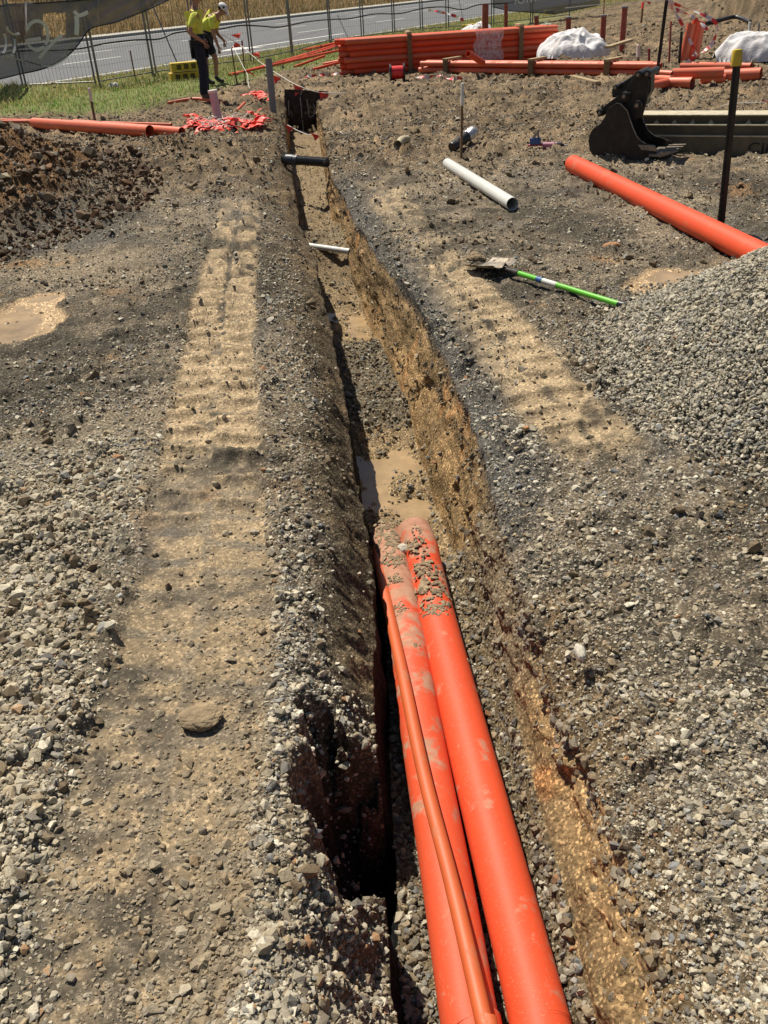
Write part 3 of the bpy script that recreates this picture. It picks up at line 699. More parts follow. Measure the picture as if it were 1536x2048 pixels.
t = thing('large_conduit', P(885, 1773, -.555), 'left-hand thick orange conduit in the trench, dusted grey, under the thin conduit', 'pipe', 'orange conduits laid in the trench')
b = bez(pts, 48); MB().pipe(b, RP*.97, .006, 40).build('conduit_wall', CM2, t, smooth=True)
dirt_clumps('mud_lump', b[-1], b[-14]-b[-1], RP*.97, [(.04, 0, .06), (.14, -.1, .06), (.28, -.2, .055), (.42, .1, .03), (.62, .3, .03), (.85, -.1, .022), (1.0, 0, .02)], t)
pts = [ext_(P(1004, 2200, -.375)), P(1004, 2200, -.375), P(969, 2048, -.375), P(905, 1773, -.379), P(848, 1550, -.385), P(806, 1351, -.40), P(784, 1250, -.42), P(764, 1160, -.44), P(753, 1098, -.45)]
t = thing('thin_conduit', P(920, 1773, -.39), 'thin brownish orange conduit resting along the top of the left-hand thick conduit', 'pipe', 'orange conduits laid in the trench')
MB().pipe(bez(pts, 48), .0215, .003, 24).build('conduit_wall', ORANGE_T, t, smooth=True)
# a pale stone between them
def lump(name, c, s, m, label, cat, seed=0, sq=(1, 1, .7), sub=3, group=None, rough=.25):
    bm = bmesh.new(); bmesh.ops.create_icosphere(bm, subdivisions=sub, radius=1)
    V_ = np.array([v.co[:] for v in bm.verts])
    d = 1+rough*fbm(V_[:, 0]+V_[:, 2]*.7+seed, V_[:, 1]-V_[:, 2]*.6, 1.3, 4, 500+seed)+.25*rough*fbm(V_[:, 0]*1.3+seed+V_[:, 2], V_[:, 1]+V_[:, 2], 6, 3, 520+seed)
    for v, k in zip(bm.verts, d): v.co = Vector((v.co.x*sq[0], v.co.y*sq[1], v.co.z*sq[2]))*float(k)*s
    me = bpy.data.meshes.new(name); bm.to_mesh(me); bm.free()
    o = link(name, me, m, None, Vector(c)); tag(o, label, cat, group); return o
STONEW = mat('pale_stone', (.48, .44, .36), .8, .2, 20, bmp=.004)
CLAY = mat('brown_clay', (.27, .20, .12), .95, .25, 30, bmp=.008)
p = P(806, 1098, -.42); lump('cobble', p, .030, STONEW, 'rounded cream stone wedged between the far ends of the two thick conduits', 'stone', 3)
p = g(403, 1440); lump('mud_cake', p+Vector((0, 0, .014)), .062, CLAY, 'flat brown cake of mud on the left bank beside the broken edge', 'mud lump', 5, (1, .85, .36), 4)
p = g(208, 1270); lump('mud_cake', p+Vector((0, 0, .01)), .026, CLAY, 'small dark mud clod on the stony strip left of the wheel-worn clay', 'mud lump', 7, (1, .9, .6), 3)
p = g(1222, 497); lump('cobble', p+Vector((0, 0, .02)), .045, mat('orange_rock', (.42, .22, .10), .85, .2, 20, bmp=.004), 'small orange-brown rock lying between the shovel and the long orange pipe', 'stone', 9, (1.3, .7, .5), 3)
p = g(440, 1860); lump('cobble', P(1160, 1306, -.03), .028, STONEW, 'white chip of rock stuck in the right bank near the pipes', 'stone', 12, (.6, 1.2, .7), 3)

# ------------------------------------------------------------------ pipes crossing the trench
a = P(566, 318, -.05); c_ = P(655, 325, -.06)
t = thing('corrugated_pipe', P(610, 330, -.3), 'black corrugated drain pipe bridging the far part of the trench', 'pipe')
mb = MB(); n = 60; A = Vector(a); B = Vector(c_); prof = [(k/n*(B-A).length, .052 if k % 2 else .046) for k in range(n+1)]
mb.lathe(A, B-A, prof, 20); mb.build('hose_wall', BLACKP, t, smooth=True)
MB().lathe(A+(B-A)*.1, B-A, [(0, .060), (.10, .060), (.101, .056), (.16, .056)], 20).build('coupling', mat('blue_black_plastic', (.035, .04, .06), .4, .2, 8, dirt=DUST, dirtamt=.2), t, smooth=True)
a = P(600, 489, -.40); c_ = P(700, 503, -.40)
t = thing('cross_pipe', P(650, 500, -.42), 'thin white pipe crossing the bottom of the trench', 'pipe')
MB().pipe([a, c_], .026, .003, 20).build('pipe_wall', WHITE_P, t, smooth=True)

# ------------------------------------------------------------------ loose pipes on the ground
def loose_pipe(name, a, b, r, m, label, group=None, th=.005, mid=None, cat='pipe', sock=None):
    A = Vector(a); B = Vector(b); pts = [A, B] if mid is None else bez([A, mid, B], 14)
    mb = MB(); mb.pipe(pts, r, th, 28)
    o0 = (A+B)/2; o0.z -= r
    if sock is None:
        o = mb.build(name, m, origin=o0, smooth=True); return tag(o, label, cat, group)
    t = thing(name, o0, label, cat, group); mb.build('pipe_wall', m, t, smooth=True)
    d = (B-A).normalized()
    if sock > 0: MB().pipe([B-d*.13, B+d*.002], r*1.13, th, 28).build('socket_end', m, t, smooth=True)
    else: MB().pipe([A-d*.002, A+d*.13], r*1.13, th, 28).build('socket_end', m, t, smooth=True)
    return t
def gp(x, y, r, lift=0):  # centre of a pipe of radius r lying on the ground whose axis shows at the pixel
    p = P(x, y, r)
    for _ in range(3): p = P(x, y, gz(p[0], p[1])+r+lift)
    return Vector(p)
loose_pipe('long_pipe', gp(1146, 328, .082, .0), gp(1560, 531, .082, .0), .082, ORANGE, 'long orange pipe lying alone on the right between the bucket and the gravel heap')
loose_pipe('white_pipe', gp(895, 327, .052), gp(1025, 408, .052), .052, WHITE_P, 'white plastic pipe lying on the ground above the shovel', th=.004)
grp = 'orange pipes lying at the left by the bunting'
loose_pipe('orange_pipe', gp(68, 246, .075, .02), gp(300, 262, .075, .02), .075, ORANGE_P, 'nearer of two orange pipes by the left stake, its open end showing', grp)
loose_pipe('orange_pipe', gp(150, 247, .060, .02), gp(364, 264, .060, .02), .060, ORANGE_P, 'farther of two orange pipes at the left, ending at the pile of bunting', grp)
loose_pipe('thin_pipe', gp(-40, 243, .026, .02), gp(110, 243, .026, .02), .026, ORANGE_P, 'thin orange pipe running in from the left edge of the picture, nearer one', grp)
loose_pipe('thin_pipe', gp(-40, 238, .022, .03), gp(343, 249, .018, .06), .020, ORANGE_P, 'thin orange pipe behind the two wide pipes on the left', grp)
a = g(336, 211, .03); c_ = g(450, 210, .03); m_ = g(392, 204, .05)
loose_pipe('bent_pipe', a, c_, .026, ORANGE_P, "curved orange pipe on the dirt at the standing worker's feet", mid=m_)
loose_pipe('pipe_offcut', g(472, 226, .02), g(490, 212, .05), .022, ORANGE_P, 'short orange pipe offcut on the dirt right of the lilac riser')

def riser(name, bx, by, ty, r, m, label, tx=None, cap=None, group=None):
    b_ = g(bx, by, -.06); tp = PY(tx if tx is not None else bx, ty, b_.y)
    t = thing(name, b_, label, 'pipe', group)
    MB().pipe([b_, tp], r, .004, 24).build('pipe_wall', m, t, smooth=True)
    if cap:
        d = (Vector(tp)-b_).normalized(); MB().lathe(Vector(tp)-d*.03, d, [(0, r*1.0), (.001, r*1.18), (.035, r*1.18), (.038, r*1.0), (.039, .001)], 24).build('end_cap', cap, t, smooth=True)
    return t
riser('riser_pipe', 440, 250, 181, .058, LILAC, 'pale lilac capped pipe standing out of the ground among the bunting', 425, WHITE_P)
riser('riser_pipe', 543, 192, 117, .055, GREYP, 'grey pipe standing upright left of the trench head', 537)
RG = 'dusty red riser pipes beyond the pipe stack'
riser('riser_pipe', 1243, 106, 13, .060, TERRA, 'tallest dusty red riser, with a grey cap, right of the big white bag', 1250, GREYP, RG)
riser('riser_pipe', 1204, 96, 30, .062, TERRA, 'dusty red riser behind the right end of the white bag, a stake behind it', 1208, GREYP, RG)
riser('riser_pipe', 970, 66, 8, .10, TERRA, 'widest dusty red riser, behind the middle of the pipe stack', 971, None, RG)
riser('riser_pipe', 1012, 62, 8, .060, TERRA, 'dusty red riser with pale markings, second from the left behind the stack', 1012, None, RG)
riser('riser_pipe', 1073, 54, 31, .075, TERRA, 'shortest dusty red riser with a grey cap, behind the right end of the stack', 1073, GREYP, RG)
riser('riser_pipe', 1137, 66, 34, .075, TERRA, 'short dusty red riser directly behind the big white bag', 1137, GREYP, RG)

# stub of a corrugated drain with foil end
a = gp(908, 292, .05); c_ = Vector(P(948, 262, .16))
t = thing('drain_stub', g(905, 298), 'short black drain stub with a silver wrapped end rising beside the white-tipped stake', 'pipe')
d = c_-a; MB().lathe(a-d*.1, d, [(k*.02, .058 if k % 2 else .052) for k in range(int(d.length/.02)+1)], 20).build('hose_wall', BLACKP, t, smooth=True)
MB().lathe(a+d*.62, d, [(0, .060), (.02, .066), (.05, .061), (.08, .067), (.13, .060), (.15, .05), (.151, .001)], 20).build('foil_wrap', mat('crumpled_foil', (.55, .56, .58), .3, .2, 30, metal=.6, bmp=.02), t, smooth=True)
# cream pipe fitting
t = thing('pipe_elbow', g(806, 298), 'small cream pipe elbow lying on the broken ground right of the trench', 'pipe fitting')
e0 = g(797, 298, .05); e1 = g(812, 288, .05)
CREAM = mat('cream_plastic', (.46, .40, .26), .6, .15, 9, dirt=DUST, dirtamt=.3)
MB().pipe(bez([e0, (e0+e1)/2+Vector((0, 0, .02)), e1+Vector((.02, 0, 0))], 10), .045, .005, 20).build('elbow_wall', CREAM, t, smooth=True)
d = (e0-e1).normalized(); MB().pipe([e0-d*.01, e0+d*.025], .053, .006, 20).build('socket_end', CREAM, t, smooth=True)

# ------------------------------------------------------------------ stakes and pickets
def stake(bx, by, tx, ty, w_, label, m=WOOD, tip=WHITEPAINT, tipf=.28, group='wooden survey stakes', tipname='painted_tip'):
    b_ = g(bx, by, -.04); tp = Vector(PY(tx, ty, b_.y)); t = thing('survey_stake', b_, label, 'stake', group)
    mpt = b_+(tp-b_)*(1-tipf)
    MB().beam(b_, mpt, w_, w_*.6, (1, 0, 0)).build('shaft', m, t, bevel=.002)
    if tip: MB().beam(mpt, tp, w_*1.04, w_*.64, (1, 0, 0)).build(tipname, tip, t, bevel=.002)
    return t
stake(922, 315, 925, 166, .042, 'brown wooden stake with a white tip beside the black drain stub')
stake(194, 264, 178, 176, .045, 'weathered stake with a white tip standing at the pair of orange pipes on the left', mat('grey_wood', (.13, .10, .075), .8, .3, 22, bmp=.004))
stake(474, 168, 463, 97, .04, 'brown stake, left one of two beside the stooping worker', tip=None, tipf=0)
stake(491, 168, 484, 81, .04, 'red-topped stake carrying the bunting string beside the stooping worker', tip=REDPAINT, tipf=.3)
stake(272, 165, 260, 101, .035, 'red-tipped thin stake in the grass between fence and worker', mat('grey_wood', (.13, .10, .075)), REDPAINT, .35)
stake(1276, 142, 1276, 90, .06, 'white-tipped stake standing against the right end of the strapped thin pipes', tipf=.42)
stake(1298, 140, 1298, 97, .055, 'short dark red stake at the right end of the thin pipe pack', m=REDPAINT, tip=REDPAINT)
stake(1338, 127, 1342, 42, .045, 'slim red stake left of the leaning bundle of orange pipes', m=REDPAINT, tip=TERRA, tipf=.1)
stake(1497, 88, 1500, 44, .07, 'white-topped stake far right beside the black hose end', tipf=.4)
stake(1515, 85, 1518, 46, .05, 'thin grey stake at the far right edge beyond the white sheet', GREYP, None, 0)
stake(1282, 46, 1286, 4, .09, 'distant stake with orange flagging right of the tallest red riser', WOOD, FLAGM, .3)
stake(1207, 30, 1209, -12, .05, 'thin dark red stake behind the second red riser', REDPAINT, REDPAINT, .3)

def picket(bx, by, tx, ty, w_, label, cap=True):
    b_ = g(bx, by, -.05); tp = Vector(PY(tx, ty, b_.y)); t = thing('star_picket', b_, label, 'picket')
    d = (tp-b_).normalized(); mb = MB()
    x = Vector((1, 0, 0)); x = (x-d*x.dot(d)).normalized(); y = d.cross(x)
    for a in (90, 210, 330):
        v = x*math.cos(R(a))+y*math.sin(R(a)); sd_ = d.cross(v)
        mb.box((b_+tp)/2+v*w_*.5, (tp-b_)/2, v*w_*.5, sd_*w_*.10)
    mb.build('post', STEELB, t)
    if cap: MB().lathe(tp-d*.06, d, [(0, w_*1.05), (.002, w_*1.2), (.085, w_*1.15), (.10, w_*.95), (.101, .001)], 20).build('safety_cap', YELLOWP, t, smooth=True)
    return t
picket(1440, 456, 1474, 112, .030, 'black steel star picket with a yellow safety cap in front of the steel beam')
picket(1311, 166, 1333, 0, .030, 'long black leaning picket holding the red and white tape', False)
picket(1358, 127, 1363, 63, .028, 'short thin black picket with a yellow band left of the leaning bundle', False)
# timber on the ground
t = MB().beam(gp(1143, 153, .03), gp(1196, 166, .03), .10, .05).build('timber_offcut', WOODL, origin=g(1170, 160), bevel=.003); tag(t, 'pale timber offcut lying below the strapped thin pipes', 'timber')

# ------------------------------------------------------------------ shovel
t = thing('shovel', g(1130, 600), 'square-mouth shovel with a green handle lying with its grip under the gravel heap', 'shovel')
s0 = g(1035, 560, .045); s1 = g(1235, 625, .05); s2 = g(1272, 634, .05)
MB().tube([s0, s1], .0165, 20).build('handle', GREEN, t, smooth=True)
MB().tube([s1, s2, s2+(s2-s1)*2.2], [.020, .0205, .019], 20).build('grip', BLACKP, t, smooth=True)
d = (s1-s0).normalized(); bl = s0-d*.12
MB().lathe(s0+d*.18, d, [(0, .0175), (.05, .0175)], 20).build('band', mat('blue_tape', (.03, .10, .30), .4), t, smooth=True)
MB().lathe(s0+d*.235, d, [(0, .0172), (.12, .0172)], 20).build('sticker', WHITEPAINT, t, smooth=True)
MB().tube([bl+d*.005, s0+d*.01], [.013, .021], 20).build('socket', STEELB, t, smooth=True)
# blade: dished sheet with upturned sides
sd_ = d.cross(Vector((0, 0, 1))).normalized(); mb = MB(); nu, nv = 14, 14; L_, W_ = .27, .125
def bladep(u, v, off=0.):
    wv = W_*(.80+.20*ss(0, .25, u))*(1-.03*u); y = (v*2-1)*wv
    z = .028*(v*2-1)**4+.018*(1-u)*(1-ss(0, .3, abs(v*2-1)))+.012-.022*u+.02*(1-u)
    rb = .010*math.exp(-((v-.5)/.05)**2)*(1-u)
    return bl-d*L_*u+sd_*y+Vector((0, 0, z+rb+off-.02))
for off in (0, .003):
    vs = [bladep(i/nu, j/nv, off) for i in range(nu+1) for j in range(nv+1)]
    mb.add(vs, [(i*(nv+1)+j, i*(nv+1)+j+1, (i+1)*(nv+1)+j+1, (i+1)*(nv+1)+j) for i in range(nu) for j in range(nv)])
mb.build('blade', STEELW, t, smooth=True)
for k, (px_, py_) in enumerate(((962, 520), (952, 532))):
    pass
o = lump('mud_cake', g(950, 520)+Vector((0, 0, .015)), .06, CLAY, 'crumbling tan mud clump at the tip of the shovel blade', 'mud lump', 21, (1, .9, .5), 4, rough=.5)

# ------------------------------------------------------------------ caulking gun and offcuts
t = thing('caulking_gun', g(1085, 296), 'caulking gun with blue frame, pink barrel and dark nozzle on the dirt near the bucket', 'tool')
q0 = g(1056, 297, .03); q1 = g(1128, 296, .03); d = (q1-q0).normalized(); L_ = (q1-q0).length
MB().tube([q0+d*.42*L_, q0+d*.80*L_], .034, 20).build('barrel', mat('pink_plastic', (.40, .16, .24), .5), t, smooth=True)
MB().lathe(q0+d*.80*L_, d, [(0, .038), (.05, .036), (.055, .02), (.08, .012)], 18).build('collar', BLACKP, t, smooth=True)
MB().tube([q0+d*.86*L_, q0+d*1.1*L_], [.014, .005], 12).build('nozzle', WHITE_P, t, smooth=True)
MB().tube([q0, q0+d*.5*L_+Vector((0, 0, .01))], .012, 10).build('rod', mat('magenta_plastic', (.40, .03, .08), .5), t, smooth=True)
MB().box(q0+d*.2*L_+Vector((0, .0, .045)), d*.06, Vector((-d.y, d.x, 0))*.02, (0, 0, .035)).build('frame', mat('blue_plastic', (.04, .09, .30), .45), t, bevel=.01)
MB().beam(q0+d*.08*L_+Vector((0, 0, .05)), q0+d*.30*L_+Vector((0, 0, .16)), .022, .03).build('handle', STEELW, t, bevel=.006)
MB().beam(q0+d*.26*L_+Vector((0, 0, .14)), q0+d*.32*L_+Vector((0, 0, .02)), .018, .02).build('trigger', GREYP, t, bevel=.004)

# ------------------------------------------------------------------ excavator bucket
A = g(1190, 318); B = g(1300, 322); A.z = B.z = min(A.z, B.z)-.015
ex = (B-A).normalized(); ey = Vector((-ex.y, ex.x, 0)); ez = Vector((0, 0, 1))
K = float((Vector(A)-Vector(CAMP)).dot(Vector(FW)))/FPX   # metres per photo pixel here
def bk(cx, cy, w_=0.):   # from the close-up's pixels to the side plate's plane
    ix = 1170+cx/6.144; iy = 130+cy/6.144
    dv = Vector(ray(ix, iy)); nrm = ey; o0 = Vector(CAMP); tt = (A+ey*w_-o0).dot(nrm)/dv.dot(nrm)
    return o0+dv*tt
BW = .42
t = thing('excavator_bucket', A, 'dark steel toothed excavator bucket with hitch standing on the ground beside the steel beam', 'excavator bucket')
side = [(40, 930), (55, 1040), (90, 1110), (130, 1170), (400, 1185), (700, 1185), (870, 1150), (880, 1050), (860, 990), (745, 965), (690, 930), (640, 880), (590, 770), (520, 560), (470, 490), (430, 467), (380, 470), (290, 530), (240, 640), (190, 720), (100, 780), (60, 850)]
near = [bk(*q) for q in side]
MB().prism(near, ey*.018).build('side_plate', STEELB, t, bevel=.003)
MB().prism([v+ey*BW for v in near], ey*.018).build('side_plate', STEELB, t, bevel=.003)
mb = MB(); sh = near[0:7]; sh = [near[19], near[20], near[21]]+sh; off = Vector((0, 0, .012))
cen = sum((v for v in near), Vector())/len(near)
for i in range(len(sh)-1):
    a0, a1 = sh[i], sh[i+1]; i0 = (cen-a0).normalized()*.015; i1 = (cen-a1).normalized()*.015; e0 = ey*.004; e1 = ey*(BW+.014)
    mb.add([a0+i0*.2+e0, a1+i1*.2+e0, a1+i1*.2+e1, a0+i0*.2+e1, a0+i0+e0, a1+i1+e0, a1+i1+e1, a0+i0+e1], [(0, 1, 2, 3), (4, 7, 6, 5), (0, 4, 5, 1), (1, 5, 6, 2), (2, 6, 7, 3), (3, 7, 4, 0)])
mb.build('shell', STEELB, t)
# bright worn edge of the mouth on the far side
edge = [bk(*q) for q in [(430, 467), (520, 560), (590, 770), (640, 880), (690, 930), (745, 965)]]
MB().tube([v+ey*-.004 for v in edge], .006, 8).build('mouth_edge', STEELW, t, smooth=True)
MB().tube([v+ey*(BW+.01) for v in edge], .006, 8).build('mouth_edge', STEELW, t, smooth=True)
lipa = near[6]; lipb = lipa+ey*BW
MB().box((lipa+lipb)/2+ex*-.01+ez*.03, ex*.06, ey*(BW/2+.012), ez*.014).build('cutting_lip', STEELW, t, bevel=.004)
for k in range(4):
    c0 = lipa+ey*(.02+BW*k/3.0*.93)+ez*.035+ex*.03
    tip = c0+ex*.17+ez*(.035)
    MB().add([c0+ey*-.028+ez*-.03, c0+ey*.028+ez*-.03, c0+ey*.028+ez*.03, c0+ey*-.028+ez*.03, tip+ey*-.018+ez*-.004, tip+ey*.018+ez*-.004, tip+ey*.018+ez*.004, tip+ey*-.018+ez*.004], [(0, 1, 2, 3), (4, 7, 6, 5), (0, 4, 5, 1), (1, 5, 6, 2), (2, 6, 7, 3), (3, 7, 4, 0)]).build('tooth', STEELW, t, bevel=.003)
# side cutters
MB().prism([bk(650, 975), bk(860, 985), bk(900, 1060), bk(700, 1040)], ey*-.02).build('side_cutter', STEELW, t, bevel=.003)
MB().prism([bk(650, 940, BW), bk(900, 880, BW), bk(1060, 940, BW), bk(1000, 1080, BW), bk(760, 1080, BW)], ey*.02).build('side_cutter', STEELB, t, bevel=.003)
# hitch ears and pins
for wv in (.09, .30):
    MB().prism([bk(*q, wv) for q in [(300, 520), (420, 430), (640, 80), (720, 90), (790, 180), (760, 440), (700, 640), (560, 700), (420, 600)]], ey*.03).build('ear_plate', STEELB, t, bevel=.004)
for wv in (.05, .36):
    MB().prism([bk(*q, wv) for q in [(130, 560), (200, 530), (480, 320), (560, 340), (540, 430), (230, 620), (160, 640)]], ey*.022).build('link_arm', STEELB, t, bevel=.004)
MB().prism([bk(*q, .13) for q in [(330, 300), (370, 245), (470, 205), (640, 90), (740, 80), (815, 130), (805, 330), (680, 560), (500, 540), (440, 400), (330, 400)]], ey*.16).build('hitch_body', mat('black_steel', (.018, .017, .017), .45, .2, 8, metal=.3), t, bevel=.01)
for (cx, cy, r_) in [(655, 120, .034), (765, 110, .034), (480, 385, .034), (180, 590, .028), (640, 495, .040), (375, 280, .026)]:
    c0 = bk(cx, cy, .0); o = MB(); o.lathe(c0-ey*.015, ey, [(0, r_*.55), (.002, r_*.8), (.012, r_*.8), (.014, r_), (.05, r_), (.40, r_), (.42, r_*.7), (.421, .001)], 20); o.build('pin', STEELB, t, smooth=True, angle=30)
    MB().lathe(c0-ey*.024, ey, [(0, r_*.25), (.001, r_*.45), (.012, r_*.45)], 12).build('pin_cap', STEELW, t, smooth=True)

# ------------------------------------------------------------------ steel shoring beam
bA = g(1270, 305); bB = g(1452, 309); bA.z = bB.z = 0; bx = (bB-bA).normalized(); by = Vector((-bx.y, bx.x, 0)); z0 = gz(bB.x, bB.y)-.02
L_ = 3.4; O = bA-bx*.12+Vector((0, 0, z0))
t = thing('steel_beam', O+bx*1, 'long olive steel shoring beam with ribbed flanges and black lettering behind the bucket', 'steel beam')
def bbox(name, y0, y1, za, zb, m, bev=.003):
    return MB().box(O+bx*L_/2+by*(y0+y1)/2+ez*(za+zb)/2, bx*L_/2, by*(y1-y0)/2, ez*(zb-za)/2).build(name, m, t, bevel=bev)
bbox('lower_web', .0, .30, .0, .185, OLIVE)
bbox('lower_flange', -.012, .33, .186, .198, OLIVE_L)
bbox('middle_web', .05, .29, .199, .285, OLIVE)
bbox('middle_flange', -.0, .33, .286, .298, OLIVE_L)
bbox('upper_web', .10, .29, .299, .372, OLIVE)
bbox('top_flange', .04, .34, .373, .386, OLIVE_L)
for k in range(19):
    c0 = O+bx*(.12+k*.178)+by*.03+ez*.299
    MB().add([c0-bx*.028, c0+bx*.028, c0+by*.068+bx*.028, c0+by*.068-bx*.028, c0+by*.066+ez*.036-bx*.004, c0+by*.066+ez*.036+bx*.004], [(0, 1, 2, 3), (0, 4, 5, 1), (2, 5, 4, 3), (0, 3, 4), (1, 5, 2)]).build('gusset', OLIVE_L, t)
fc = bpy.data.curves.new('lettering', 'FONT'); fc.body = 'Clin'; fc.size = .135; fc.extrude = .0015; fc.space_character = 1.05; fc.offset = .0008
tmp = bpy.data.objects.new('tmp', fc); dg = bpy.context.evaluated_depsgraph_get(); COL.objects.link(tmp); bpy.context.view_layer.update()
me = bpy.data.meshes.new_from_object(tmp.evaluated_get(bpy.context.evaluated_depsgraph_get())); bpy.data.objects.remove(tmp)
# find where the lettering starts along the beam face
dv = Vector(ray(1494, 303)); tt = (O-Vector(CAMP)).dot(by)/dv.dot(by); hit = Vector(CAMP)+dv*tt
MT = Matrix((( bx.x*1.25, 0, -by.x, 0), (bx.y*1.25, 0, -by.y, 0), (0, 1, 0, 0), (0, 0, 0, 1)))
me.transform(Matrix.Translation(Vector((hit.x, hit.y, O.z+.042))-by*.003)@MT@Matrix.Identity(4)); me.transform(Matrix.Translation(-t.location))
o = link('lettering', me, mat('black_paint', (.012, .012, .012), .6), t)

# ------------------------------------------------------------------ big pipe stack
rS = .058
sL = g(700, 152); sR = g(1118, 124); sd2 = (sR-sL); sd2.z = 0; LS = sd2.length; sx = sd2.normalized(); sy = Vector((-sx.y, sx.x, 0)); sz0 = min(gz(sL.x, sL.y), gz(sR.x, sR.y))+.01
ORD = ['top', 'second', 'third', 'fourth', 'fifth', 'bottom']
rgs = random.Random(3)
for col in range(4):
    for row in range(6):
        zc = sz0+rS+(5-row)*rS*1.93; cc = sy*(rS+col*rS*2.02)
        lo = rgs.uniform(-.10, .10)+(0.0 if col == 0 else -.22); hi = rgs.uniform(-.25, .15)
        a_ = Vector((sL.x, sL.y, zc))+cc+sx*lo; b_ = Vector((sL.x, sL.y, zc))+cc+sx*(LS+hi)
        if col == 0: lab = f'{ORD[row]} pipe in the front face of the tall strapped orange stack' if row in (0, 5) else f'{ORD[row]} pipe from the top in the front face of the tall strapped orange stack'
        elif col == 1: lab = f'{ORD[row]} pipe in the second layer of the tall strapped orange stack, its end jutting left' if row in (0, 5) else f'{ORD[row]} pipe from the top in the second layer of the tall strapped orange stack'
        elif row == 0: lab = ('top pipe in the back row of the tall orange stack', 'top pipe in the second-last row of the tall orange stack')[col == 2]
        else: continue
        ob = MB().pipe([a_, b_-sx*.02], rS*.985, .006, 24).build('stacked_pipe', ORANGE if (row+col) % 3 else ORANGE_P, origin=(a_+b_)/2, smooth=True); tag(ob, lab, 'pipe', 'orange pipes of the tall strapped stack')
def on_stack(ix):  # metre position along the stack front for an image column
    dv = Vector(ray(ix, 110)); fr = Vector((sL.x, sL.y, 0))-sy*.03; tt = (fr-Vector(CAMP)).dot(sy)/dv.dot(sy); h_ = Vector(CAMP)+dv*tt; return (h_-fr).dot(sx)
htop = sz0+rS*1.93*5+2*rS
for ix, lab in ((820, 'timber batten strapped upright on the left part of the tall pipe stack'), (1042, 'timber batten strapped upright on the right part of the tall pipe stack')):
    s_ = on_stack(ix); base = Vector((sL.x, sL.y, sz0))+sx*s_
    t = thing('timber_batten', base-sy*.04, lab, 'timber', 'battens strapping the tall pipe stack')
    MB().box(base-sy*.035+ez*(htop-sz0+.05)/2, sx*.045, sy*.022, ez*((htop-sz0)/2+.035)).build('upright', WOOD, t, bevel=.003)
    MB().box(base+sy*.22+ez*(htop-sz0+.035), sx*.045, sy*.28, ez*.022).build('cross_piece', WOODL, t, bevel=.003)
# clear wrap
m, tr_, b_, out = nodes('clear_wrap'); co = obco(tr_)
b_.inputs['Base Color'].default_value = (.85, .78, .80, 1); b_.inputs['Roughness'].default_value = .25
tb = N(tr_, 'ShaderNodeBsdfTransparent'); mx = N(tr_, 'ShaderNodeMixShader'); fr = ramp(tr_, noise(tr_, co, 14, 5, .7), [(.35, .12), (.62, .62)])
tr_.links.new(fr, mx.inputs[0]); tr_.links.new(tb.outputs[0], mx.inputs[1]); tr_.links.new(b_.outputs[0], mx.inputs[2]); tr_.links.new(mx.outputs[0], out.inputs[0]); WRAP = m
s0_ = on_stack(950); s1_ = on_stack(1005); mb = MB(); nn, mm = 16, 22
vs = []
for i in range(nn+1):
    for j in range(mm+1):
        u = i/nn; v = j/mm; zc = htop+.01-v*(htop-sz0)*.85
        bulge = .012*abs(math.sin((htop-zc)/(rS*1.93)*math.pi))
        vs.append(Vector((sL.x, sL.y, zc))+sx*(s0_+(s1_-s0_)*(u+.05*math.sin(v*9)))-sy*(.006+bulge*0+.008*math.sin(u*13+v*7)**2))
mb.add(vs, [(i*(mm+1)+j, i*(mm+1)+j+1, (i+1)*(mm+1)+j+1, (i+1)*(mm+1)+j) for i in range(nn) for j in range(mm)])
ob = mb.build('plastic_wrap', WRAP, origin=Vector((sL.x, sL.y, sz0))+sx*s0_, smooth=True); tag(ob, 'clear pinkish plastic wrap hanging over the front of the tall pipe stack', 'plastic wrap')

# front pack of thin pipes
fL_ = g(836, 149); fR_ = g(1312, 152); fd = fR_-fL_; fd.z = 0; LF = fd.length; fx = fd.normalized(); fy2 = Vector((-fx.y, fx.x, 0)); rF = .050
fz = min(gz(fL_.x, fL_.y), gz(fR_.x, fR_.y))+.03
for col in range(3):
    for row in range(2):
        a_ = Vector((fL_.x, fL_.y, fz+rF+(1-row)*rF*2.25))+fy2*(rF+col*rF*2.1)+fx*(.04*(col == 1)+.05*(1-row)); b_ = a_+fx*(LF-.12*col-.1*row)
        where = ['nearest the camera', 'in the middle', 'nearest the tall stack'][col]
        ob = MB().pipe([a_, b_], rF*.97, .005, 20).build('packed_pipe', ORANGE_P, origin=(a_+b_)/2, smooth=True)
        tag(ob, f'{["upper", "lower"][row]} thin orange pipe of the low strapped pack, {where}', 'pipe', 'thin orange pipes of the low strapped pack')
def on_front(ix):
    dv = Vector(ray(ix, 140)); fr = Vector((fL_.x, fL_.y, 0)); tt = (fr-Vector(CAMP)).dot(fy2)/dv.dot(fy2); return (Vector(CAMP)+dv*tt-fr).dot(fx)
for ix, lab in ((893, 'left timber spacer strapping the low pack of thin pipes'), (1063, 'middle timber spacer strapping the low pack, by the white bag'), (1215, 'right timber spacer strapping the low pack of thin pipes')):
    base = Vector((fL_.x, fL_.y, fz))+fx*on_front(ix); t = thing('timber_spacer', base, lab, 'timber', 'spacers of the low pipe pack')
    MB().box(base-fy2*.03+ez*.11, fx*.055, fy2*.02, ez*.14).build('upright', WOOD, t, bevel=.003)
    MB().box(base+fy2*.19+ez*.245, fx*.05, fy2*.26, ez*.022).build('cross_piece', WOODL, t, bevel=.003)
loose_pipe('short_pipe', Vector((*P(936, 107, .42)[:2], .42)), Vector((*P(966, 128, .2)[:2], .22)), .055, ORANGE, 'short orange pipe leaning down from the tall stack onto the low pack')
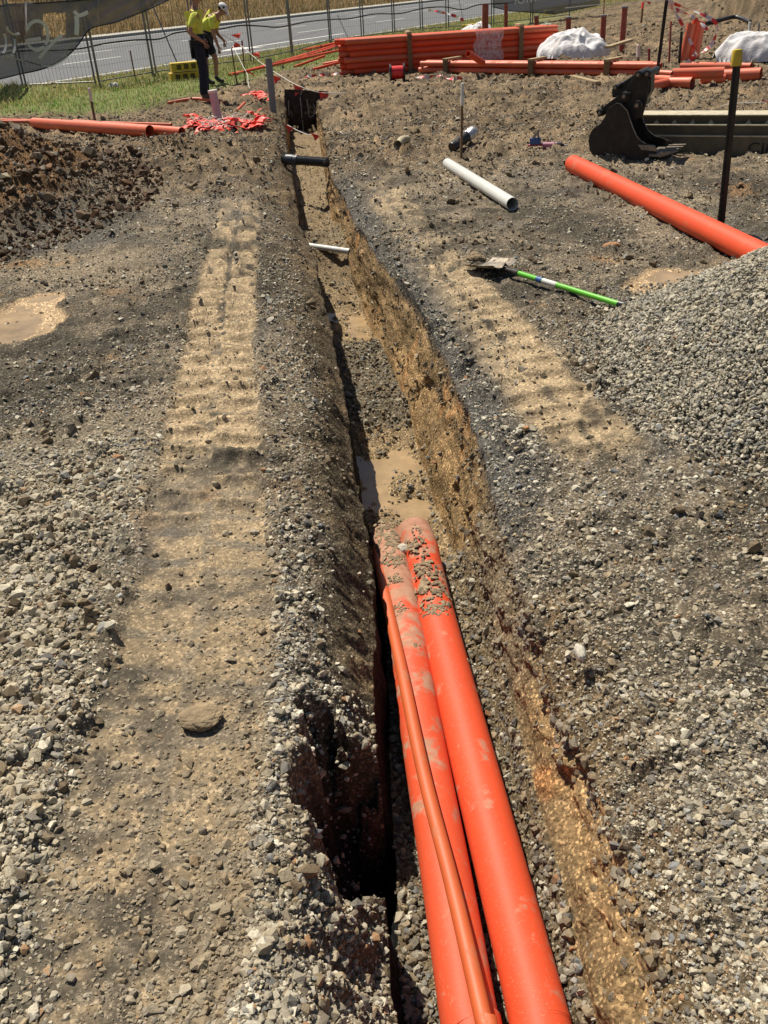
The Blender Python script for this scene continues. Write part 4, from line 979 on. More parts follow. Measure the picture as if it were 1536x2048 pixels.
t = MB().beam(g(1212, 133, .33), g(1258, 120, .36), .12, .04).build('timber_board', WOODL, origin=g(1235, 128)); tag(t, 'pale timber board resting across the right end of the low pack', 'timber')

# thin pipes fanned out to the left of the stack
LG = 'thin orange pipes fanned out left of the stack'
fan = [((457, 150), (700, 100), .03, 'lowest and longest thin pipe of the fan, reaching the stooping worker'),
       ((470, 148), (695, 93), .028, 'second thin pipe of the fan, reaching nearly to the stakes'),
       ((545, 129), (700, 91), .035, 'third thin pipe of the fan, just right of the grey riser'),
       ((570, 124), (702, 88), .035, 'fourth thin pipe of the fan left of the tall stack'),
       ((600, 117), (705, 90), .035, 'fifth thin pipe of the fan left of the tall stack'),
       ((606, 102), (700, 90), .052, 'thicker uppermost pipe of the fan, with a socket end'),
       ((648, 129), (700, 124), .045, 'short pipe low in the fan against the stack ends'),
       ((626, 139), (700, 127), .030, 'thin lowest right pipe of the fan, ending below the stack'),
       ((588, 134), (650, 122), .028, 'short thin pipe lying in the middle of the fan')]
for k, (a_, b_, r_, lab) in enumerate(fan):
    A_ = gp(*a_, r_); B_ = gp(*b_, r_); 
    for q in (A_, B_): q.z += .0
    B_.z += .05+.03*(k % 3); loose_pipe('thin_pipe', A_, B_, r_, ORANGE, lab, LG)
# orange crumple on the pack
# ------------------------------------------------------------------ scattered pipes at the right
SG = 'loose orange pipes scattered right of the packs'
sc_ = [((1346, 148), (1448, 145), .080, .10, 'orange pipe with dark open end on top of the scatter, left of the capped picket'),
       ((1360, 134), (1480, 134), .060, .06, 'farther orange pipe at the back of the scatter, below the white sheet'),
       ((1385, 131), (1502, 133), .055, .05, 'farthest orange pipe of the scatter, its dark end by the white sheet'),
       ((1440, 152), (1522, 148), .095, .0, 'widest orange pipe of the scatter, ending right of the capped picket'),
       ((1295, 174), (1345, 164), .068, .0, 'short orange pipe of the scatter just right of the bucket top'),
       ((1340, 166), (1385, 166), .085, .0, 'stubby dark-mouthed orange pipe below the scatter'),
       ((1402, 160), (1450, 157), .066, .0, 'short orange pipe below the top pipe of the scatter'),
       ((1290, 144), (1345, 148), .050, .02, 'orange pipe leading from the thin pack into the scatter'),
       ((1292, 156), (1343, 160), .062, .0, 'orange pipe under the leading one, above the bucket')]
for a_, b_, r_, lift, lab in sc_:
    loose_pipe('loose_pipe', gp(*a_, r_, lift), gp(*b_, r_, lift), r_, ORANGE_P, lab, SG)
# leaning bundle standing upright
BG = 'orange pipes standing in the leaning bundle'
for k, (bx_, tx_, ty_, m_) in enumerate([(1366, 1383, 47, ORANGE_P), (1377, 1394, 41, ORANGE), (1388, 1402, 43, ORANGE_P)]):
    b0 = g(bx_, 122-k*1.5, 0); tp = Vector(PY(tx_, ty_, b0.y)); t = thing('standing_pipe', b0, ['left', 'middle', 'right'][k]+' pipe of the three standing together in the leaning bundle', 'pipe', BG)
    MB().pipe([b0, tp], .085, .006, 24).build('pipe_wall', m_, t, smooth=True)
    MB().pipe([b0, b0+(tp-b0)*.16], .094, .006, 24).build('socket_end', m_, t, smooth=True)

# ------------------------------------------------------------------ white bags
def crumple(name, c, ax_, ay_, h_, seed, label, cat='bag', m=None):
    nx, ny = 90, 60; u, v = np.meshgrid(np.linspace(-1, 1, nx), np.linspace(-1, 1, ny)); r_ = np.sqrt(u*u+v*v)
    a_ = np.arctan2(v, u); edge = 1+.16*fbm(np.cos(a_)*1.5+seed, np.sin(a_)*1.5, 1.3, 3, seed)
    k = np.minimum(1, 1/np.maximum(r_/edge, 1e-6)*1.0); X_ = u*np.minimum(k, 1)*ax_; Y_ = v*np.minimum(k, 1)*ay_
    rr_ = np.clip(r_/edge, 0, 1); dome = (1-rr_**3)**.6
    rd = fbm(u+seed, v*.7, .9, 2, seed+3); rd2 = 1-np.abs(fbm(u*1.2+.6*v+seed, v-.5*u, 1.6, 2, seed+5))*3; rd3 = 1-np.abs(fbm(u+seed, v, 4, 2, seed+7))*2.4
    Z_ = h_*dome*(.72+.34*rd+.13*rd2+.07*rd3); Z_ = np.clip(Z_, .004, None)
    X_ = X_+.05*ax_*fbm(u, v, 4, 2, seed+8)*dome; Y_ = Y_+.05*ay_*fbm(u, v, 4, 2, seed+9)*dome
    V_ = np.stack([X_, Y_, Z_], -1).reshape(-1, 3)
    ii = np.arange(nx*ny).reshape(ny, nx); q = np.stack([ii[:-1, :-1], ii[:-1, 1:], ii[1:, 1:], ii[1:, :-1]], -1).reshape(-1, 4)
    me = raw_mesh(name, V_, [q], None, True); o = link(name, me, m or BAGM, None, Vector(c)); tag(o, label, cat); return o
c0 = g(1152, 132); o = crumple('bulk_bag', (c0.x, c0.y+.25, gz(c0.x, c0.y)+.16), .74, .50, .52, 5, 'big crumpled white woven bag slumped at the right end of the tall pipe stack'); o.rotation_euler.z = -.45
c0 = g(1520, 118); crumple('bulk_bag', (c0.x+.15, c0.y, gz(c0.x, c0.y)), 1.0, .6, .52, 15, 'white sheet or bag heaped at the right edge behind the capped picket')
c0 = g(952, 66); crumple('bulk_bag', (c0.x, c0.y, gz(c0.x, c0.y)), .5, .5, .42, 25, 'white bag half hidden behind the middle of the tall pipe stack')
c0 = g(228, 176); crumple('plastic_bag', (c0.x, c0.y, c0.z), .12, .10, .12, 35, 'tiny scrap of white plastic on the grass below the fence')
c0 = g(1092, 57); crumple('helmet_shaped_bag', (c0.x, c0.y, c0.z+.0), .22, .2, .20, 45, 'small pale green bundle behind the right end of the stack', 'bundle', mat('pale_green_cloth', (.34, .38, .28), .8)).name = 'cloth_bundle'

# ------------------------------------------------------------------ bunting, tape, hose
def flag_tri(mb, a, b, tip, th=.0015):
    """a pennant with a soft curl"""
    a = Vector(a); b = Vector(b); tip = Vector(tip); n = (b-a).cross(tip-a).normalized(); vs = []; fs = []
    m = 5
    for i in range(m+1):
        u = i/m; l = a.lerp(tip, u); r_ = b.lerp(tip, u); w_ = n*math.sin(u*4.5)*.22*(b-a).length
        vs += [l+w_, r_+w_*.5+n*th]
    fs = [(2*i, 2*i+1, 2*i+3, 2*i+2) for i in range(m)]
    mb.add(vs, fs)
def strung(name, pts, label, cat, flags, m=FLAGM, sm=STRING, rad=.006, fs_=.10, wind=(.3, 0)):
    t = thing(name, pts[0], label, cat)
    MB().tube(bez(pts, 40), rad, 6).build('string', sm, t)
    for (c, tip) in flags:
        mb = MB(); c = Vector(c); tip = Vector(tip); dirn = Vector((.88, -.1, -.35)).normalized()
        flag_tri(mb, c-dirn*fs_*.55, c+dirn*fs_*.55, tip); o = mb.build('flag', m, t)
    return t
def q(x, y, Y): return Vector(PY(x, y, Y))
strung('bunting_line', [q(443, 69, 20.4), q(480, 90, 20), q(520, 124, 19), q(560, 151, 17.9), q(596, 171, 17.2), q(640, 185, 16.95), q(690, 185, 16.75)],
       'string of orange flags sloping from the stooping worker down over the trench head', 'bunting',
       [(q(470, 74, 20.1), q(482, 66, 20.1)), (q(478, 88, 20), q(464, 97, 20)), (q(511, 112, 19.2), q(518, 104, 19.2)), (q(553, 153, 18.2), q(550, 168, 18.2)), (q(598, 173, 17.15), q(590, 193, 17.1)), (q(648, 187, 16.9), q(642, 210, 16.9))], fs_=.16)
strung('bunting_line', [q(466, 92, 20), q(487, 134, 19.2), q(495, 150, 18.8), q(497, 170, 18.4), q(504, 188, 17.9)],
       'white string with one orange flag hanging by the two stakes', 'bunting', [(q(497, 146, 18.8), q(509, 150, 18.8))], fs_=.14)
strung('bunting_line', [q(575, 250, 14.6), q(597, 262, 14.4), q(620, 270, 14.2), q(640, 268, 14.2), q(650, 262, 14.1)],
       'short string with two orange flags sagging across the trench near its head', 'bunting', [(q(577, 252, 14.5), q(579, 265, 14.5)), (q(629, 268, 14.1), q(632, 281, 14.1))], fs_=.14)
strung('bunting_line', [q(1440, 213, 8.9), q(1466, 207, 8.8), q(1536, 204, 8.6), q(1600, 200, 8.4)], 'pale string tied to the capped picket with an orange flag at the right edge', 'bunting', [(q(1528, 203, 8.6), q(1540, 208, 8.6))], rad=.003, fs_=.05)
strung('bunting_line', [q(1130, 16, 30), q(1200, 9, 30), q(1290, 3, 30), q(1400, -4, 30)], 'distant string with orange flags across the top right of the site', 'bunting', [(q(1294, 2, 30), q(1300, 9, 30))], fs_=.25, rad=.01)
# heap of bunting on the ground
t = thing('bunting_heap', g(450, 262), 'tangled heap of bright orange flags and white cord on the ground around the lilac riser', 'bunting')
rgf = random.Random(12)
for k in range(98):
    u = rgf.random(); px_ = 372+u*150; lo = 246+10*math.sin(u*3.1); 
    py_ = rgf.gauss(258-3*math.cos(u*6), 6); py_ = min(max(py_, 240), 276)
    if 440 < px_ < 462 and py_ > 258: py_ -= 12
    c = g(px_, py_, rgf.uniform(.01, .09)); a = rgf.uniform(0, 6.28); s_ = rgf.uniform(.09, .145); mbf = MB()
    flag_tri(mbf, c, c+Vector((math.cos(a), math.sin(a), rgf.uniform(-.25, .4)))*s_, c+Vector((math.cos(a+1.2), math.sin(a+1.2), rgf.uniform(-.2, .5)))*s_*1.5); mbf.build('flag', FLAGM, t)
mbs = MB()
for k in range(16):
    px_ = 378+rgf.random()*130; c = g(px_, 257+rgf.uniform(-9, 7), .10); pts = [c+Vector((math.cos(a)*rgf.uniform(.05, .16), math.sin(a)*rgf.uniform(.05, .16), rgf.uniform(-.04, .05))) for a in [rgf.uniform(0, 1)+j*1.0 for j in range(7)]]
    mbs.tube(bez(pts, 30), .005, 5)
mbs.build('cord', STRING, t)
for (cx, cy, lab) in ((522, 203, 'small clump of orange flags on the dirt beside the trench head'), (514, 234, 'single orange flag on the trench shoulder above the bunting heap')):
    t = thing('fallen_flags', g(cx, cy), lab, 'flag')
    for k in range(14 if cy < 210 else 3):
        mbf = MB(); c = g(cx+rgf.gauss(0, 5), cy+rgf.gauss(0, 4), rgf.uniform(.01, .1)); a = rgf.uniform(0, 6.28); s_ = .14
        flag_tri(mbf, c, c+Vector((math.cos(a), math.sin(a), .2))*s_, c+Vector((math.cos(a+1.2), math.sin(a+1.2), .3))*s_*1.4); mbf.build('flag', FLAGM, t)
# red and white tape
m, t_, b_, out = nodes('barrier_tape'); co = N(t_, 'ShaderNodeTexCoord').outputs['UV']; 
MC['tape'] = m; sepn = N(t_, 'ShaderNodeAttribute', attribute_name='run').outputs['Fac']
mth = N(t_, 'ShaderNodeMath', operation='FRACT'); ml = N(t_, 'ShaderNodeMath', operation='MULTIPLY'); t_.links.new(sepn, ml.inputs[0]); ml.inputs[1].default_value = 4.2; t_.links.new(ml.outputs[0], mth.inputs[0])
gt = N(t_, 'ShaderNodeMath', operation='GREATER_THAN'); t_.links.new(mth.outputs[0], gt.inputs[0]); gt.inputs[1].default_value = .5
t_.links.new(mix(t_, gt.outputs[0], (.72, .66, .66), (.62, .05, .06)), b_.inputs['Base Color']); b_.inputs['Roughness'].default_value = .4; TAPE = m
def tape(pts, wd, label, name='barrier_tape'):
    pts = bez(pts, 70); vs = []; run = []; acc = 0
    for i, p in enumerate(pts):
        d = (pts[min(i+1, len(pts)-1)]-pts[max(i-1, 0)]).normalized(); a = i*.16
        u = d.cross(Vector((0, 1, 0))); u = u.normalized() if u.length > .1 else Vector((1, 0, 0)); v = d.cross(u)
        w_ = (u*math.cos(a)+v*math.sin(a))*wd/2
        if i: acc += (p-pts[i-1]).length
        vs += [p-w_, p+w_]; run += [acc, acc]
    o0 = pts[0]; me = raw_mesh(name, [tuple(v-o0) for v in vs], [np.array([(2*i, 2*i+1, 2*i+3, 2*i+2) for i in range(len(pts)-1)])], None, True)
    me.attributes.new('run', 'FLOAT', 'POINT').data.foreach_set('value', np.array(run, np.float32))
    o = link(name, me, TAPE, None, o0); tag(o, label, 'barrier tape'); return o
Yt = 17.0
tape([q(1333, 4, Yt), q(1352, 28, Yt), q(1370, 60, Yt), q(1384, 90, Yt), q(1391, 106, Yt), q(1386, 112, Yt)], .055, 'red and white tape running down across the front of the standing pipe bundle')
tape([q(1335, 6, Yt), q(1355, 20, Yt+.3), q(1382, 32, Yt+.4), q(1400, 45, Yt+.4), q(1416, 60, Yt+.3)], .060, 'red and white tape stretched from the leaning picket over the standing bundle')
tape([q(1336, 2, Yt), q(1365, 14, Yt), q(1402, 28, Yt), q(1428, 42, Yt), q(1434, 58, Yt), q(1431, 72, Yt), q(1422, 90, Yt), q(1405, 104, Yt), q(1388, 114, Yt), q(1372, 127, Yt)], .060, 'red and white tape making the big loop right of the standing bundle')
tape([g(600, 160, .04), g(630, 157, .05), g(660, 152, .03), g(690, 152, .05)], .06, 'red and white tape lying on the dirt left of the tall stack')
tape([g(818, 158, .04), g(850, 160, .05), g(880, 156, .03), g(900, 163, .05), g(930, 162, .05)], .07, 'crumpled red and white tape on the dirt below the low pack')
tape([q(857, 20, 26), q(885, 25, 26), q(915, 34, 26), q(928, 42, 26)], .07, 'faded red and white tape strung to the yellow fence foot')
# spool
t = thing('tape_spool', g(797, 162), 'red spool of marking tape with black rims standing in front of the tall stack', 'spool')
c0 = g(783, 162, .14); 
MB().lathe(c0, sx, [(0, .06), (.001, .115), (.22, .115), (.221, .06)], 24).build('tape_roll', mat('red_film', (.70, .03, .03), .35), t, smooth=True)
MB().lathe(c0-sx*.03, sx, [(0, .03), (.001, .15), (.028, .15), (.029, .03)], 24).build('rim', BLACKP, t, smooth=True)
MB().lathe(c0+sx*.225, sx, [(0, .03), (.001, .15), (.028, .15), (.029, .03)], 24).build('rim', BLACKP, t, smooth=True)
# black hose at far right
o = MB().tube(bez([g(1408, 52, .06), g(1440, 49, .10), g(1470, 44, .13), g(1500, 48, .05)], 24), .055, 14).build('black_hose', BLACKP, origin=g(1450, 50), smooth=True); tag(o, 'black hose snaking over the dirt right of the standing bundle', 'hose')
# chalk strokes on the end wall of the trench
mk = thing('trench_marking', (-.98, TEND-.04, -.5), 'white chalk strokes and drips on the dark end face of the trench', 'marking')
mb = MB()
def face(cx, cy): return q(560+cx/10.97, 160+cy/10.97, TEND-.045)
for st_ in ([(185, 440), (190, 600), (200, 790)], [(440, 370), (460, 560), (480, 800), (470, 830)], [(490, 870), (505, 1000), (515, 1120)], [(590, 430), (610, 560), (630, 700), (640, 800)], [(640, 810), (720, 795), (760, 700), (765, 600), (730, 520)], [(810, 820), (800, 700), (800, 600)], [(840, 530), (860, 640)], [(945, 530), (960, 640), (955, 760)], [(500, 170), (480, 230), (450, 330)]):
    mb.tube(bez([face(*s) for s in st_], 10), .0085, 6)
mb.build('strokes', mat('chalk', (.42, .38, .36), .9), mk)
# earth end wall in shade: the shade is painted into a dark lumpy mesh
mb = MB(); prof_ = [(95, 200), (1060, 250), (1065, 560), (1000, 720), (940, 880), (915, 1130), (700, 1140), (300, 1100), (160, 950), (100, 800)]
vs = [q(560+a/10.97, 160+b/10.97, TEND-.03) for a, b in prof_]
cx0 = sum((v for v in vs), Vector())/len(vs); nn_ = 26; ring = [vs[k].lerp(vs[(k+1) % len(vs)], f) for k in range(len(vs)) for f in (0, .2, .4, .6, .8)]; V2 = []; m_ = len(ring)
for a_ in range(nn_+1):
    for v in ring:
        p_ = cx0.lerp(v, a_/nn_); V2.append((p_.x, p_.y-.035*float(fbm(p_.x*2, p_.z*2, 4, 3, 701))-.02*float(fbm(p_.x, p_.z, 22, 2, 703)), p_.z))
mb.v = []; mb.f = []; mb.add(V2, [(a_*m_+k, a_*m_+(k+1) % m_, (a_+1)*m_+(k+1) % m_, (a_+1)*m_+k) for a_ in range(nn_) for k in range(m_)])
o = mb.build('shaded_end_wall', mat('shaded_end_earth', (.045, .028, .021), .8, .5, 12, dirt=(.12, .08, .05), dirtamt=.3, dsc=6, bmp=.02), origin=(-.98, TEND-.03, -.5), smooth=True); tag(o, 'far earth end wall of the trench below the flags, darkened as shade', 'trench wall')

# ------------------------------------------------------------------ fence
def fp(x, y):
    p = g(x, y); return p
base = [(-62, 200), (50, 182), (197, 175), (310, 155), (398, 141), (506, 129), (585, 112), (661, 88), (726, 80), (788, 73), (843, 66), (895, 61), (985, 54), (1063, 46), (1140, 36)]
FB = [fp(*b_) for b_ in base]
wireM = mat('dull_wire', (.10, .10, .10), .6, .1, 10, metal=.4)
FH = 2.05
ords = ['first', 'second', 'third', 'fourth', 'fifth', 'sixth', 'seventh', 'eighth', 'ninth', 'tenth', 'eleventh', 'twelfth', 'thirteenth', 'fourteenth']
for k in range(len(FB)-1):
    a_, b_ = FB[k], FB[k+1]; a_ = a_.copy(); b_ = b_.copy(); d = (b_-a_); d.z = 0; u = d.normalized(); a2 = a_+u*.05; b2 = b_-u*.05
    t = thing('wire_fence', (a_+b_)/2, f'wire mesh fence panel, {ords[k]} from the left along the road', 'fence panel', 'temporary fence panels along the road')
    mb = MB(); lean = Vector((-.03, .0, 0))
    for p_ in (a2, b2): mb.tube([p_-ez*.05, p_+ez*FH], .026 if k in (2, 6) else .021, 10)
    mb.tube([a2+ez*FH, b2+ez*FH], .02, 8); mb.tube([a2+ez*.12, b2+ez*.12], .015, 8)
    mb.build('frame', GALV, t, smooth=True)
    mb = MB(); n = int((b2-a2).length/.075)
    for i in range(1, n):
        p_ = a2.lerp(b2, i/n); r_ = .0026
        mb.add([p_+ez*.1-u*r_, p_+ez*.1+u*r_, p_+ez*FH+u*r_, p_+ez*FH-u*r_], [(0, 1, 2, 3)])
    for z_ in [.12+j*.3 for j in range(7)]:
        mb.add([a2+ez*(z_-.002), b2+ez*(z_-.002), b2+ez*(z_+.002), a2+ez*(z_+.002)], [(0, 1, 2, 3)])
    mb.build('wire_mesh', wireM, t)
# stays
for (bx_, by_, tx_, ty_, Yo, lab) in ((354, 125, 300, 0, -1.2, 'thin steel stay sloping to the yellow fence foot behind the workers'), (697, 78, 675, 30, 1.0, 'thin steel stay sloping down at the left of the tall stack'), (927, 44, 918, 0, 0, 'thin steel stay sloping down by the far yellow foot')):
    b0 = g(bx_, by_); tp = q(tx_, ty_, b0.y+.6); o = MB().tube([b0, tp], .018, 8).build('bracing_strut', GALV, origin=b0, smooth=True); tag(o, lab, 'brace')
def foot(x, y, sx_, lab, yaw=.4, n=2):
    c0 = g(x, y); t = thing('ballast_block', c0, lab, 'ballast block', 'yellow plastic fence feet')
    e1 = Vector((math.cos(yaw), math.sin(yaw), 0)); e2 = Vector((-e1.y, e1.x, 0))
    for k in range(n):
        cz = c0+ez*(.09+.19*k)+e1*(.05*k)
        MB().box(cz, e1*sx_, e2*.13, ez*.085).build('block', YELLOWP, t, bevel=.018)
        for j in (-.5, .0, .5): MB().box(cz+e1*sx_*j-e2*.131, e1*.05, e2*.004, ez*.05).build('slot', mat('dark_slot', (.10, .07, .01), .7), t)
    return t
foot(370, 161, .32, 'stacked yellow plastic fence feet on the grass left of the workers', .35, 2)
foot(940, 60, .34, 'yellow fence foot behind the tall pipe stack', .9, 1)
foot(1098, 30, .20, 'distant yellow fence foot under the grey banner at the top', .2, 1)
# cable along the fence
cab = [(-40, 118), (0, 110), (40, 102), (100, 101), (160, 97), (210, 87), (270, 80), (318, 78), (350, 66), (400, 60), (440, 58), (480, 51), (520, 52), (560, 54), (610, 44), (660, 39), (700, 37), (750, 28), (800, 27), (850, 16), (890, 14), (925, 19), (960, 9), (1020, 6), (1060, -6)]
def onfence(x, y, off=.05):
    xs = [b_[0] for b_ in base]; k = max(0, min(len(xs)-2, int(np.searchsorted(xs, x))-1)); a_, b_ = FB[k], FB[k+1]; u = (b_-a_); u.z = 0; u.normalize(); n = Vector((-u.y, u.x, 0))
    if n.y > 0: n = -n
    o0 = a_+n*off; dv = Vector(ray(x, y)); tt = (o0-Vector(CAMP)).dot(n)/dv.dot(n); return Vector(CAMP)+dv*tt
o = MB().tube(bez([onfence(*c, .06) for c in cab], 120), .017, 8).build('black_cable', BLACKP, origin=onfence(400, 60), smooth=True); tag(o, 'black cable swagged along the whole wire fence', 'cable')
# banners (shade cloth)
def cloth_mat(name, col, op):
    m, t_, b_, out = nodes(name); b_.inputs['Base Color'].default_value = (*col, 1); b_.inputs['Roughness'].default_value = .9
    tb = N(t_, 'ShaderNodeBsdfTransparent'); mx = N(t_, 'ShaderNodeMixShader'); mx.inputs[0].default_value = op
    t_.links.new(tb.outputs[0], mx.inputs[1]); t_.links.new(b_.outputs[0], mx.inputs[2]); t_.links.new(mx.outputs[0], out.inputs[0]); return m
SHADE = cloth_mat('shade_cloth', (.19, .185, .195), .85); LET = cloth_mat('printed_cloth', (.85, .82, .74), .92)
def banner(top, bot, hole, label, letters, name='banner'):
    t = thing(name, onfence(*bot[0]), label, 'banner')
    xs = np.linspace(top[0][0], top[-1][0], 90); ty = np.interp(xs, [p[0] for p in top], [p[1] for p in top]); by_ = np.interp(xs, [p[0] for p in bot], [p[1] for p in bot])
    mb = MB(); mrow = 36; vs = []
    for i, x_ in enumerate(xs):
        for j in range(mrow+1):
            y_ = ty[i]+(by_[i]-ty[i])*j/mrow; vs.append(onfence(x_, y_, .10+.025*math.sin(x_*.09+j*.3)))
    fs = []
    for i in range(len(xs)-1):
        for j in range(mrow):
            cx = (xs[i]+xs[i+1])/2; cy = ty[i]+(by_[i]-ty[i])*(j+.5)/mrow
            if hole and hole(cx, cy): continue
            fs.append((i*(mrow+1)+j, i*(mrow+1)+j+1, (i+1)*(mrow+1)+j+1, (i+1)*(mrow+1)+j))
    mb.add(vs, fs).build('cloth', SHADE, t, smooth=True)
    mb = MB()
    for st_, w_ in letters:
        pts = bez([onfence(x_, y_, .15) for x_, y_ in st_], max(8, 5*len(st_))); K_ = w_*(pts[0]-Vector(CAMP)).dot(Vector(FW))/FPX/2
        vs = []
        for i, p_ in enumerate(pts):
            d = (pts[min(i+1, len(pts)-1)]-pts[max(i-1, 0)]).normalized(); n = d.cross(Vector((0, 1, 0))).normalized(); vs += [p_-n*K_, p_+n*K_]
        mb.add(vs, [(2*i, 2*i+1, 2*i+3, 2*i+2) for i in range(len(pts)-1)])
    mb.build('print', LET, t)
    mb = MB().tube([onfence(x_, y_, .13) for x_, y_ in zip(xs[::4], ty[::4])], .014, 6); mb.tube(bez([onfence(x_, y_, .13) for x_, y_ in zip(xs[::4], by_[::4])], 60), .014, 6); mb.build('hem', BLACKP, t, smooth=True)
    return t
elp = lambda cx, cy, rx, ry, a0, a1, n=12: [(cx+rx*math.cos(R(a0+(a1-a0)*i/n)), cy+ry*math.sin(R(a0+(a1-a0)*i/n))) for i in range(n+1)]
banner([(-60, 18), (0, 12), (20, 8), (80, 6), (170, 0), (300, -14), (345, -22)], [(-60, 168), (0, 158), (40, 148), (80, 140), (110, 128), (135, 113), (155, 92), (172, 66), (182, 55), (230, 45), (290, 22), (345, -4)],
       lambda x_, y_: 84 < x_ < 132 and 26+.0*x_ < y_ < 76-.12*abs(x_-108)*2,
       'torn grey shade-cloth banner with big white letters hanging on the fence at the far left',
       [(elp(74, 71, 22, 29, 200, 400), 6), (elp(74, 71, 22, 29, 50, 165), 6), ([(55, 80), (66, 79), (82, 77)], 6), (elp(30, 52, 16, 16, 60, 175), 5), ([(29, 78), (30, 92), (27, 106)], 5), (elp(4, 86, 8, 20, -70, 80), 5), ([(148, 22), (156, 30), (166, 29), (176, 24)], 7), ([(153, 32), (154, 50), (153, 70)], 9), ([(78, 117), (92, 100), (108, 84), (124, 70)], 6), ([(6, 112), (50, 122), (95, 133), (118, 125), (136, 113)], 3)])
banner([(985, -26), (1060, -34), (1200, -50)], [(985, 14), (1020, 22), (1080, 26), (1110, 28), (1200, 10)], None, 'grey banner with pale letters on the fence at the top middle',
       [([(1034, -8), (1030, 8)], 2.5), (elp(1042, 0, 6, 6, 0, 360), 2.5), ([(1054, 6), (1055, -6), (1060, -7), (1062, 4), (1066, -8), (1070, -6), (1071, 3)], 2.5)])

# ------------------------------------------------------------------ road
ASPH = mat('asphalt', (.135, .138, .145), .9, .10, 3, spec=.3); KERB = mat('concrete', (.40, .38, .33), .85, .12, 4); LINE = mat('road_marking', (.62, .62, .58), .7, .08, 6)
def rp(s, n, z): v = RA+RD*s+RN*n; return (v[0], v[1], z)
def road_sheet(name, s0, s1, n0, n1, z, m, parent=None):
    mb = MB(); k = max(1, int((s1-s0)/6)); vs = []
    for i in range(k+1): s = s0+(s1-s0)*i/k; vs += [rp(s, n0, z), rp(s, n1, z)]
    mb.add(vs, [(2*i, 2*i+1, 2*i+3, 2*i+2) for i in range(k)]); o = mb.build(name, m); o['kind'] = 'structure'; return o
road_sheet('road', -40, 260, -.35, 15.4, .012, ASPH)
road_sheet('road_edge_line', -40, 260, .05, .19, .016, LINE)
road_sheet('road_edge_line', -40, 260, 14.7, 14.82, .016, LINE)
mb = MB(); 
for n_, ph in ((4.6, 0), (8.0, 3), (11.3, 1.5)):
    for k in range(-4, 30):
        s = k*6+ph; mb.add([rp(s, n_, .017), rp(s+2.4, n_, .017), rp(s+2.4, n_+.14, .017), rp(s, n_+.14, .017)], [(0, 1, 2, 3)])
o = mb.build('lane_markings', LINE); o['kind'] = 'structure'
A0 = P(548, 90, 0); s0 = (A0[0]-RA[0])*RD[0]+(A0[1]-RA[1])*RD[1]; n0 = float(rn(A0[0], A0[1]))
mb = MB().add([rp(s0-1, n0+.15, .018), rp(s0+4.6, n0+.15, .018), rp(s0+4.6, n0+.35, .018), rp(s0-1, n0+.35, .018), rp(s0-2.6, n0+.25, .018), rp(s0-.9, n0-.35, .018), rp(s0-.9, n0+.85, .018)], [(0, 1, 2, 3), (4, 5, 6)]); o = mb.build('road_arrow', LINE); o['kind'] = 'structure'
mb = MB(); vs = []
for i in range(50): s = -40+6*i; vs += [rp(s, 15.4, -.02), rp(s, 15.4, .13), rp(s, 15.85, .14), rp(s, 16.6, .16)]
mb.add(vs, [(4*i+j, 4*i+j+1, 4*i+j+5, 4*i+j+4) for i in range(49) for j in range(3)]); o = mb.build('kerb', KERB); o['kind'] = 'structure'

# ------------------------------------------------------------------ grass (uncountable)
def blades(name, n, sampler, hmin, hmax, wd, cols, lean=.35):
    x, y, sc2 = sampler(n); z = H(x, y); n = len(x); h_ = RNG.uniform(hmin, hmax, n)*sc2; a = RNG.uniform(0, 2*np.pi, n)
    dx, dy = np.cos(a)*wd*.5, np.sin(a)*wd*.5; lx, ly = RNG.normal(0, lean, n)*h_, RNG.normal(0, lean, n)*h_
    p = np.stack([x, y, z-.01], -1); V_ = np.empty((n, 5, 3)); o = np.stack([dx, dy, 0*dx], -1)
    V_[:, 0] = p-o; V_[:, 1] = p+o; mid = p+np.stack([lx*.35, ly*.35, h_*.6], -1); V_[:, 2] = mid+o*.7; V_[:, 3] = mid-o*.7; V_[:, 4] = p+np.stack([lx, ly, h_*(1-.15*(lx*lx+ly*ly)/(h_*h_))], -1)
    b = (np.arange(n)*5)[:, None]; C_ = np.array(cols)[RNG.integers(0, len(cols), n)]*RNG.uniform(.7, 1.25, (n, 1))
    me = raw_mesh(name, V_.reshape(-1, 3), [b+np.array([[0, 1, 2, 3]]), b+np.array([[3, 2, 4]])], np.repeat(C_, 5, 0)); o_ = link(name, me, GRM); o_['kind'] = 'stuff'; return o_
m, t_, b_, out = nodes('grass'); vc = N(t_, 'ShaderNodeVertexColor', layer_name='Col').outputs[0]; t_.links.new(vc, b_.inputs['Base Color']); b_.inputs['Roughness'].default_value = .6; GRM = m
tl = N(t_, 'ShaderNodeBsdfTranslucent'); t_.links.new(vc, tl.inputs[0]); mx = N(t_, 'ShaderNodeMixShader'); mx.inputs[0].default_value = .5; t_.links.new(b_.outputs[0], mx.inputs[1]); t_.links.new(tl.outputs[0], mx.inputs[2]); t_.links.new(mx.outputs[0], out.inputs[0])
def s_green(n):
    x = RNG.uniform(-11, 6, n); y = RNG.uniform(15, 40, n); k = (RNG.random(n) < grassm(x, y)) & (rn(x, y) < -.6); return x[k], y[k], .5+.8*(fbm(x[k], y[k], 1.2, 3, 601)*.5+.5)
blades('grass', 80000, s_green, .04, .11, .016, [(.13, .27, .04), (.17, .31, .06), (.25, .31, .09), (.36, .31, .15), (.30, .24, .12)])
def s_verge(n):
    s = RNG.uniform(-18, 45, n); nn = RNG.uniform(-3.6, -.45, n); x = RA[0]+RD[0]*s+RN[0]*nn; y = RA[1]+RD[1]*s+RN[1]*nn; k = (y > 15) & (RNG.random(n) < .9); return x[k], y[k], .6+.5*RNG.random(k.sum())
